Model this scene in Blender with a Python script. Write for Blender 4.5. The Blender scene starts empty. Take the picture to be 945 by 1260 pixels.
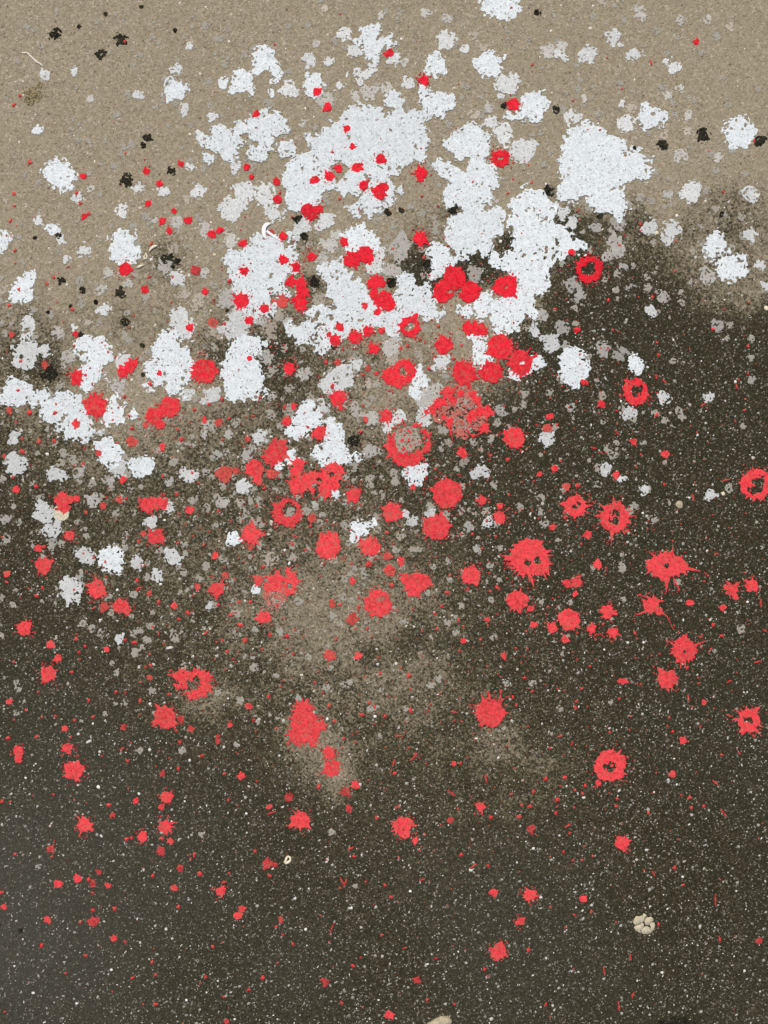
import bpy, math, random
import numpy as np
C = bpy.context.scene.collection
SC = bpy.context.scene
random.seed(7)
RNG = np.random.default_rng(11)
S = 0.0013                       # metres per catalogue unit
def wx(px): return (px - 472.5) * S
def wy(py): return (630.0 - py) * S

# ---------------------------------------------------------------- camera, sky, sun, exposure
cam = bpy.data.cameras.new('camera')
cam.sensor_fit = 'VERTICAL'
cam.sensor_height = 24
CAM_H = 1.35
cam.angle = 2 * math.atan(630 * S / CAM_H)
cam.clip_start = 0.01
cam.clip_end = 500
camo = bpy.data.objects.new('camera', cam)
camo.location = (0, 0, CAM_H)
C.objects.link(camo)
SC.camera = camo

SUN_EL, SUN_AZ = math.radians(58), math.radians(-20)
w = bpy.data.worlds.new('World')
SC.world = w
w.use_nodes = True
nt = w.node_tree
bg = nt.nodes['Background']
sky = nt.nodes.new('ShaderNodeTexSky')
sky.sky_type = 'NISHITA'
sky.sun_disc = False
sky.sun_elevation = SUN_EL
sky.sun_rotation = SUN_AZ
sky.dust_density = 3.0
sky.air_density = 1.0
nt.links.new(sky.outputs[0], bg.inputs[0])
bg.inputs[1].default_value = 0.08
sun = bpy.data.lights.new('sun', 'SUN')
sun.energy = 1.5
sun.angle = math.radians(14)
sun.color = (1.0, 0.90, 0.73)
suno = bpy.data.objects.new('sun', sun)
suno.rotation_euler = (math.pi / 2 - SUN_EL, 0, -SUN_AZ + math.pi)
C.objects.link(suno)
SC.view_settings.view_transform = 'Standard'
SC.view_settings.look = 'None'
SC.view_settings.exposure = 0.62
SC.view_settings.gamma = 1

# ---------------------------------------------------------------- noise
def _hash(ix, iy, seed):
    h = (ix.astype(np.int64) * 374761393 + iy.astype(np.int64) * 668265263 + seed * 1442695041) & 0xFFFFFFFF
    h = ((h ^ (h >> 13)) * 1274126177) & 0xFFFFFFFF
    h = ((h ^ (h >> 16)) * 2246822519) & 0xFFFFFFFF
    return ((h ^ (h >> 15)) & 0xFFFFFF) / float(0xFFFFFF)
def vnoise(x, y, cell, seed):
    x = np.asarray(x, float) / cell; y = np.asarray(y, float) / cell
    ix = np.floor(x); iy = np.floor(y)
    fx = x - ix; fy = y - iy
    fx = fx * fx * (3 - 2 * fx); fy = fy * fy * (3 - 2 * fy)
    a = _hash(ix, iy, seed); b = _hash(ix + 1, iy, seed); c = _hash(ix, iy + 1, seed); d = _hash(ix + 1, iy + 1, seed)
    return (a * (1 - fx) + b * fx) * (1 - fy) + (c * (1 - fx) + d * fx) * fy
def cells(x, y, cell, seed):
    """worley: distance to nearest jittered point (in units of cell) and that cell's random value"""
    x = np.asarray(x, float) / cell; y = np.asarray(y, float) / cell
    ix = np.floor(x); iy = np.floor(y)
    best = np.full(x.shape, 9.0); val = np.zeros(x.shape)
    for dx in (-1, 0, 1):
        for dy in (-1, 0, 1):
            jx = ix + dx; jy = iy + dy
            d = np.hypot(jx + _hash(jx, jy, seed) - x, jy + _hash(jx, jy, seed + 5) - y)
            m = d < best
            best = np.where(m, d, best); val = np.where(m, _hash(jx, jy, seed + 9), val)
    return best, val
def sstep(a, b, x):
    t = np.clip((x - a) / (b - a), 0, 1)
    return t * t * (3 - 2 * t)

# where dried tan dust lies on the asphalt (1) and where the dark asphalt is bare (0)
BX = np.array([-400, 0, 100, 200, 300, 400, 500, 600, 650, 700, 800, 870, 945, 1400])
BY = np.array([430, 450, 460, 455, 440, 425, 425, 410, 385, 300, 275, 330, 360, 420])
BLOBS = [(430, 610, 190, .24), (200, 640, 150, .12), (440, 725, 80, .20), (505, 765, 70, .14), (470, 800, 420, .08), (575, 415, 60, .35), (470, 500, 60, .2), (520, 500, 50, .15), (255, 865, 36, .30), (385, 915, 42, .45),
         (415, 960, 26, .35), (612, 905, 30, .24), (690, 950, 40, .14), (640, 950, 45, .12), (560, 930, 200, .20), (250, 760, 210, .17), (80, 600, 140, .14), (500, 850, 60, .2),
         (330, 760, 50, .2), (400, 800, 60, .16), (20, 420, 50, -.30), (520, 332, 34, -1.0), (588, 332, 28, -1.0), (626, 298, 14, -1.0), (515, 270, 26, -.3), (655, 335, 60, -.3),
         (560, 260, 22, -.5), (692, 272, 14, -.6), (200, 318, 30, -.5), (62, 460, 30, -.3), (640, 420, 28, -.6), (885, 255, 45, -.30),
         (935, 265, 45, -.30), (865, 300, 60, -.18), (330, 435, 40, -.4), (270, 430, 30, -.3), (375, 300, 18, -.4), (388, 352, 18, -.4),
         (585, 400, 40, .25), (150, 500, 50, .15), (928, 1243, 18, .22), (324, 776, 14, -.3), (455, 808, 16, -.35), (504, 788, 20, -.35), (20, 1050, 120, .08), (150, 470, 60, .2),
         (155, 397, 26, -.3), (720, 290, 30, -.3), (40, 120, 12, -.3), (680, 235, 10, -.5), (250, 480, 40, .15)]
def dust_at(px, py):
    px = np.asarray(px, float); py = np.asarray(py, float)
    wob = (vnoise(px, py, 90, 3) - .5) * 70 + (vnoise(px, py, 34, 4) - .5) * 44
    d = 1 - sstep(-np.interp(px, [-200, 350, 620, 760, 945], [190, 185, 130, 85, 100]), np.interp(px, [-200, 350, 620, 760, 945], [190, 185, 130, 85, 100]), py + wob - np.interp(px, BX, BY))
    for bx, by, r, a in BLOBS:
        d = d + a * np.exp(-(((px - bx) ** 2 + (py - by) ** 2) / (r * r)))
    return np.clip(d, 0, 1)
def sheen_at(px, py):
    return np.clip(sstep(1000, 1260, py) * .12 + .7 * np.exp(-((px - 0) / 230) ** 2 - ((py - 1090) / 210) ** 2) + .3 * np.exp(-((px - 560) / 160) ** 2 - ((py - 1080) / 110) ** 2) + (vnoise(px, py, 120, 31) - .5) * .3 * sstep(700, 1000, py), 0, 1)  # amount of painted grey sheen, strongest at the bottom left

# ---------------------------------------------------------------- materials
def mat(name):
    m = bpy.data.materials.new(name)
    m.use_nodes = True
    return m, m.node_tree, m.node_tree.nodes['Principled BSDF']
def N(t, kind, **kw):
    n = t.nodes.new(kind)
    for k, v in kw.items(): setattr(n, k, v)
    return n
def ramp(t, stops):
    r = N(t, 'ShaderNodeValToRGB')
    e = r.color_ramp.elements
    while len(e) < len(stops): e.new(0.5)
    for el, (p, c) in zip(e, stops):
        el.position = p
        el.color = (*c, 1) if isinstance(c, tuple) else (c, c, c, 1)
    return r
def mixc(t, a, b, f, blend='MIX'):
    m = N(t, 'ShaderNodeMix', data_type='RGBA', blend_type=blend)
    for sock, v in ((0, f), (6, a), (7, b)):
        if hasattr(v, 'links') or hasattr(v, 'is_linked'): t.links.new(v, m.inputs[sock])
        elif sock == 0: m.inputs[0].default_value = v
        else: m.inputs[sock].default_value = (*v, 1)
    return m.outputs[2]
def math_(t, op, a, b=0.0, clamp=False):
    m = N(t, 'ShaderNodeMath', operation=op, use_clamp=clamp)
    for i, v in enumerate((a, b)):
        if hasattr(v, 'is_linked'): t.links.new(v, m.inputs[i])
        else: m.inputs[i].default_value = v
    return m.outputs[0]
def coord(t):
    return N(t, 'ShaderNodeNewGeometry').outputs['Position']
def voro(t, p, scale, out, rnd=1.0, feature='F1'):
    v = N(t, 'ShaderNodeTexVoronoi', feature=feature)
    v.inputs['Scale'].default_value = scale
    v.inputs['Randomness'].default_value = rnd
    t.links.new(p, v.inputs['Vector'])
    return v.outputs[out]
def noise(t, p, scale, detail=2.0, rough=.5):
    v = N(t, 'ShaderNodeTexNoise')
    v.inputs['Scale'].default_value = scale
    v.inputs['Detail'].default_value = detail
    v.inputs['Roughness'].default_value = rough
    t.links.new(p, v.inputs['Vector'])
    return v.outputs['Fac']
def sepr(t, col):
    s = N(t, 'ShaderNodeSeparateColor'); t.links.new(col, s.inputs[0]); return s.outputs

TAN = (0.335, 0.289, 0.201)
def dust_factor(t, p):
    """each grain is dusty or bare, by the dust amount there against the grain's own threshold"""
    a = N(t, 'ShaderNodeAttribute', attribute_name='dust').outputs['Fac']
    n1 = noise(t, p, 22, 4, .6)
    n2 = noise(t, p, 120, 3, .7)
    ga = sepr(t, voro(t, p, 330, 'Color'))
    x = math_(t, 'ADD', a, math_(t, 'MULTIPLY', math_(t, 'SUBTRACT', n1, .5), .55))
    x = math_(t, 'ADD', x, math_(t, 'MULTIPLY', math_(t, 'SUBTRACT', n2, .5), .45))
    x = math_(t, 'ADD', x, math_(t, 'MULTIPLY', math_(t, 'SUBTRACT', ga[0], .5), .34))
    mr = N(t, 'ShaderNodeMapRange', interpolation_type='SMOOTHSTEP')
    mr.inputs[1].default_value = .06; mr.inputs[2].default_value = .95
    t.links.new(x, mr.inputs[0])
    return mr.outputs[0]

# asphalt: dark binder with fine grains, tan dust film where the attribute says so
M_ASPH, t, b = mat('asphalt')
p = coord(t)
f = dust_factor(t, p)
g1 = sepr(t, voro(t, p, 520, 'Color'))            # about 2 mm grains
g2 = sepr(t, voro(t, p, 260, 'Color'))
dark = ramp(t, [(0, (.020, .0178, .0085)), (.60, (.042, .0375, .0205)), (.84, (.072, .065, .039)), (.95, (.13, .12, .088)), (1, (.40, .38, .32))])
t.links.new(g1[0], dark.inputs[0])
dk = mixc(t, dark.outputs[0], (.035, .0315, .0165), math_(t, 'MULTIPLY', g2[1], .5))
tanr = ramp(t, [(0, (.10, .083, .054)), (.14, (.215, .18, .122)), (.5, TAN), (.82, (.43, .378, .285)), (1, (.70, .63, .52))])
t.links.new(math_(t, 'ADD', math_(t, 'MULTIPLY', g1[0], .55), math_(t, 'MULTIPLY', g2[0], .45)), tanr.inputs[0])
warm = mixc(t, tanr.outputs[0], (.315, .275, .175), math_(t, 'MULTIPLY', noise(t, p, 6, 3), .7))
rosy = mixc(t, warm, (.33, .26, .215), math_(t, 'MULTIPLY', g2[2], .25))
film = N(t, 'ShaderNodeMapRange'); t.links.new(f, film.inputs[0]); film.inputs[2].default_value = .5
full = N(t, 'ShaderNodeMapRange'); t.links.new(f, full.inputs[0]); full.inputs[1].default_value = .35
sheen = N(t, 'ShaderNodeAttribute', attribute_name='sheen').outputs['Fac']
dk = mixc(t, dk, (.078, .076, .062), math_(t, 'MULTIPLY', sheen, .7))  # reflected sky sheen painted into the dark colour as a paler grey
brown = mixc(t, (.036, .030, .0155), (.19, .162, .10), g1[0])
base = mixc(t, mixc(t, dk, brown, math_(t, 'MULTIPLY', film.outputs[0], .8)), rosy, full.outputs[0])
t.links.new(base, b.inputs['Base Color'])
rr = N(t, 'ShaderNodeMapRange'); t.links.new(f, rr.inputs[0])
rr.inputs[3].default_value = .62; rr.inputs[4].default_value = .92
t.links.new(rr.outputs[0], b.inputs['Roughness'])
t.links.new(math_(t, 'ADD', math_(t, 'MULTIPLY', sheen, .06), .06), b.inputs['Specular IOR Level'])
bp = N(t, 'ShaderNodeBump'); bp.inputs['Strength'].default_value = .7; bp.inputs['Distance'].default_value = .0009
hsum = math_(t, 'ADD', g1[1], math_(t, 'MULTIPLY', noise(t, p, 300, 3), 1.2))
t.links.new(hsum, bp.inputs['Height']); t.links.new(bp.outputs[0], b.inputs['Normal'])

# stone chips
M_CHIP, t, b = mat('stone_chips')
p = coord(t)
f = dust_factor(t, p)
isl = N(t, 'ShaderNodeNewGeometry').outputs['Random Per Island']
cr = ramp(t, [(0, (.035, .032, .021)), (.36, (.065, .06, .044)), (.52, (.17, .162, .132)), (.76, (.32, .308, .27)), (.92, (.50, .485, .44)), (1, (.88, .86, .80))])
t.links.new(isl, cr.inputs[0])
td = ramp(t, [(0, (.17, .14, .095)), (.3, (.275, .23, .16)), (.7, (.37, .31, .22)), (.90, (.46, .40, .30)), (.975, (.68, .62, .52)), (1, (.88, .83, .73))])
t.links.new(isl, td.inputs[0])
fc = N(t, 'ShaderNodeMapRange'); t.links.new(f, fc.inputs[0]); fc.inputs[1].default_value = .5
t.links.new(mixc(t, cr.outputs[0], td.outputs[0], fc.outputs[0]), b.inputs['Base Color'])
b.inputs['Roughness'].default_value = .7
b.inputs['Specular IOR Level'].default_value = .2

# paint: one material, tint from each object's own colour
def paint(name, grain, rough, spec, lo, hi, speck=None, worn=None):
    m, t, b = mat(name)
    p = coord(t)
    oi = N(t, 'ShaderNodeObjectInfo'); oc = oi.outputs['Color']; al = oi.outputs['Alpha']
    g = sepr(t, voro(t, p, grain, 'Color'))
    k = N(t, 'ShaderNodeMapRange'); t.links.new(g[0], k.inputs[0])
    k.inputs[3].default_value = lo; k.inputs[4].default_value = hi
    n = N(t, 'ShaderNodeMapRange'); t.links.new(noise(t, p, 90, 3, .6), n.inputs[0])
    n.inputs[1].default_value = .3; n.inputs[2].default_value = .7; n.inputs[3].default_value = .93; n.inputs[4].default_value = 1.05
    v = math_(t, 'MULTIPLY', k.outputs[0], n.outputs[0])
    comb = N(t, 'ShaderNodeCombineColor')
    for i in range(3): t.links.new(v, comb.inputs[i])
    c = mixc(t, oc, comb.outputs[0], 1.0, 'MULTIPLY')
    if speck:
        thr = math_(t, 'GREATER_THAN', g[1], speck[1])
        c = mixc(t, c, speck[0], math_(t, 'MULTIPLY', thr, speck[2]))
    if worn:
        wn = N(t, 'ShaderNodeMapRange'); t.links.new(noise(t, p, 130, 4, .7), wn.inputs[0])
        wn.inputs[1].default_value = .46; wn.inputs[2].default_value = .66
        c = mixc(t, c, worn, math_(t, 'MULTIPLY', wn.outputs[0], al))
    t.links.new(c, b.inputs['Base Color'])
    b.inputs['Roughness'].default_value = rough
    b.inputs['Specular IOR Level'].default_value = spec
    bp = N(t, 'ShaderNodeBump'); bp.inputs['Strength'].default_value = .55; bp.inputs['Distance'].default_value = .0007
    t.links.new(math_(t, 'ADD', g[2], noise(t, p, 330, 2)), bp.inputs['Height'])
    t.links.new(bp.outputs[0], b.inputs['Normal'])
    return m
M_WHITE = paint('white_paint', 430, .8, .15, .84, 1.05, ((.36, .36, .33), .93, .55))
M_RED = paint('red_paint', 360, .75, .08, .70, 1.16, ((.20, .035, .03), .94, .45), (.46, .135, .095))
M_BLACK = paint('black_grain', 480, .8, .06, .5, 3.0)  # near-black grainy colour shared by all the dark spots
def plain(name, col, rough, var=.18, grain=700):
    m, t, b = mat(name)
    p = coord(t)
    n = noise(t, p, grain, 3, .65)
    lo = tuple(c * (1 - var) for c in col); hi = tuple(min(1, c * (1 + var)) for c in col)
    r = ramp(t, [(.3, lo), (.7, hi)]); t.links.new(n, r.inputs[0])
    t.links.new(r.outputs[0], b.inputs['Base Color'])
    b.inputs['Roughness'].default_value = rough
    bp = N(t, 'ShaderNodeBump'); bp.inputs['Strength'].default_value = .4; bp.inputs['Distance'].default_value = .0005
    t.links.new(n, bp.inputs['Height']); t.links.new(bp.outputs[0], b.inputs['Normal'])
    return m
M_GUM = plain('old_gum', (.50, .445, .315), .8, .3, 420)
M_GUMD = plain('flat_gum', (.60, .54, .40), .65, .3, 420)
M_HUSK = plain('cream_husk', (.76, .69, .50), .6, .15)
M_STONE = plain('beige_stone', (.42, .36, .25), .75, .3, 260)
M_STRIP = plain('white_strip', (.92, .90, .90), .5, .05)
M_THREAD = plain('pale_thread', (.68, .62, .52), .7, .12)
M_PALE = plain('pale_pebble', (.62, .58, .52), .7, .2)

# ---------------------------------------------------------------- mesh helpers
def mesh_from(name, V, polys, m):
    """V (n,3) array, polys list of (k, int array (q,k)); returns a mesh"""
    me = bpy.data.meshes.new(name)
    me.vertices.add(len(V)); me.vertices.foreach_set('co', np.ascontiguousarray(V, dtype=np.float32).ravel())
    loops = np.concatenate([q.ravel() for q in polys]).astype(np.int32)
    tot = np.concatenate([np.full(len(q), q.shape[1], np.int32) for q in polys])
    start = np.concatenate([[0], np.cumsum(tot)[:-1]]).astype(np.int32)
    me.loops.add(len(loops)); me.loops.foreach_set('vertex_index', loops)
    me.polygons.add(len(tot)); me.polygons.foreach_set('loop_start', start)
    me.update(calc_edges=True)
    me.validate()
    me.materials.append(m)
    return me
def link(name, me, label=None, cat=None, group=None, kind=None, parent=None, loc=None):
    o = bpy.data.objects.new(name, me)
    C.objects.link(o)
    if label: o['label'] = label
    if cat: o['category'] = cat
    if group: o['group'] = group
    if kind: o['kind'] = kind
    if parent: o.parent = parent
    if loc: o.location = loc
    return o

CASES = {1: ['c0 e0 e3'], 2: ['c1 e1 e0'], 3: ['c0 c1 e1 e3'], 4: ['c2 e2 e1'], 5: ['c0 e0 e3', 'c2 e2 e1'], 6: ['c1 c2 e2 e0'],
         7: ['c0 c1 c2 e2 e3'], 8: ['c3 e3 e2'], 9: ['c0 e0 e2 c3'], 10: ['c1 e1 e0', 'c3 e3 e2'], 11: ['c0 c1 e1 e2 c3'],
         12: ['c2 c3 e3 e1'], 13: ['c0 e0 e1 c2 c3'], 14: ['c1 c2 c3 e3 e0'], 15: ['c0 c1 c2 c3']}
def contour(F, X, Y, ztop, zbot, relief):
    """marching squares: the region F > 0 as a sheet with thickness"""
    ins = F > 0
    ny, nx = F.shape
    h = X[1] - X[0]
    vc = np.full((ny, nx), -1); vh = np.full((ny, nx - 1), -1); vv = np.full((ny - 1, nx), -1)
    jc, ic = np.nonzero(ins)
    n0 = len(jc); vc[jc, ic] = np.arange(n0)
    P = [np.stack([X[ic], Y[jc]], 1)]
    jh, ih = np.nonzero(ins[:, :-1] != ins[:, 1:]); vh[jh, ih] = n0 + np.arange(len(jh))
    a, bb = F[jh, ih], F[jh, ih + 1]; tt = np.clip(a / (a - bb), .02, .98)
    P.append(np.stack([X[ih] + tt * h, Y[jh]], 1))
    n1 = n0 + len(jh)
    jv, iv = np.nonzero(ins[:-1] != ins[1:]); vv[jv, iv] = n1 + np.arange(len(jv))
    a, bb = F[jv, iv], F[jv + 1, iv]; tt = np.clip(a / (a - bb), .02, .98)
    P.append(np.stack([X[iv], Y[jv] + tt * h], 1))
    P = np.concatenate(P); n = len(P)
    if n < 3: return None
    code = ins[:-1, :-1] * 1 + ins[:-1, 1:] * 2 + ins[1:, 1:] * 4 + ins[1:, :-1] * 8
    polys = {3: [], 4: [], 5: []}
    for cs, lst in CASES.items():
        jj, ii = np.nonzero(code == cs)
        if not len(jj): continue
        look = {'c0': vc[jj, ii], 'c1': vc[jj, ii + 1], 'c2': vc[jj + 1, ii + 1], 'c3': vc[jj + 1, ii],
                'e0': vh[jj, ii], 'e2': vh[jj + 1, ii], 'e3': vv[jj, ii], 'e1': vv[jj, ii + 1]}
        for s in lst:
            k = s.split()
            polys[len(k)].append(np.stack([look[q] for q in reversed(k)], 1))
            for u in range(len(k)):
                ka, kb = k[u], k[(u + 1) % len(k)]
                if ka[0] == 'e' and kb[0] == 'e':
                    polys[4].append(np.stack([look[ka], look[kb], look[kb] + n - n0, look[ka] + n - n0], 1))
    zt = ztop + relief * (vnoise(P[:, 0], P[:, 1], 3.0, 77) - .5)
    W3 = np.stack([wx(P[:, 0]), wy(P[:, 1]), zt], 1)
    B3 = W3[n0:].copy(); B3[:, 2] = zbot; B3[:, 2] = np.minimum(B3[:, 2], W3[n0:, 2] - .0001)
    # a slightly rounded rim
    W3[n0:, 2] -= .00012
    return np.concatenate([W3, B3]), [np.concatenate(v) for v in polys.values() if v]

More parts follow.
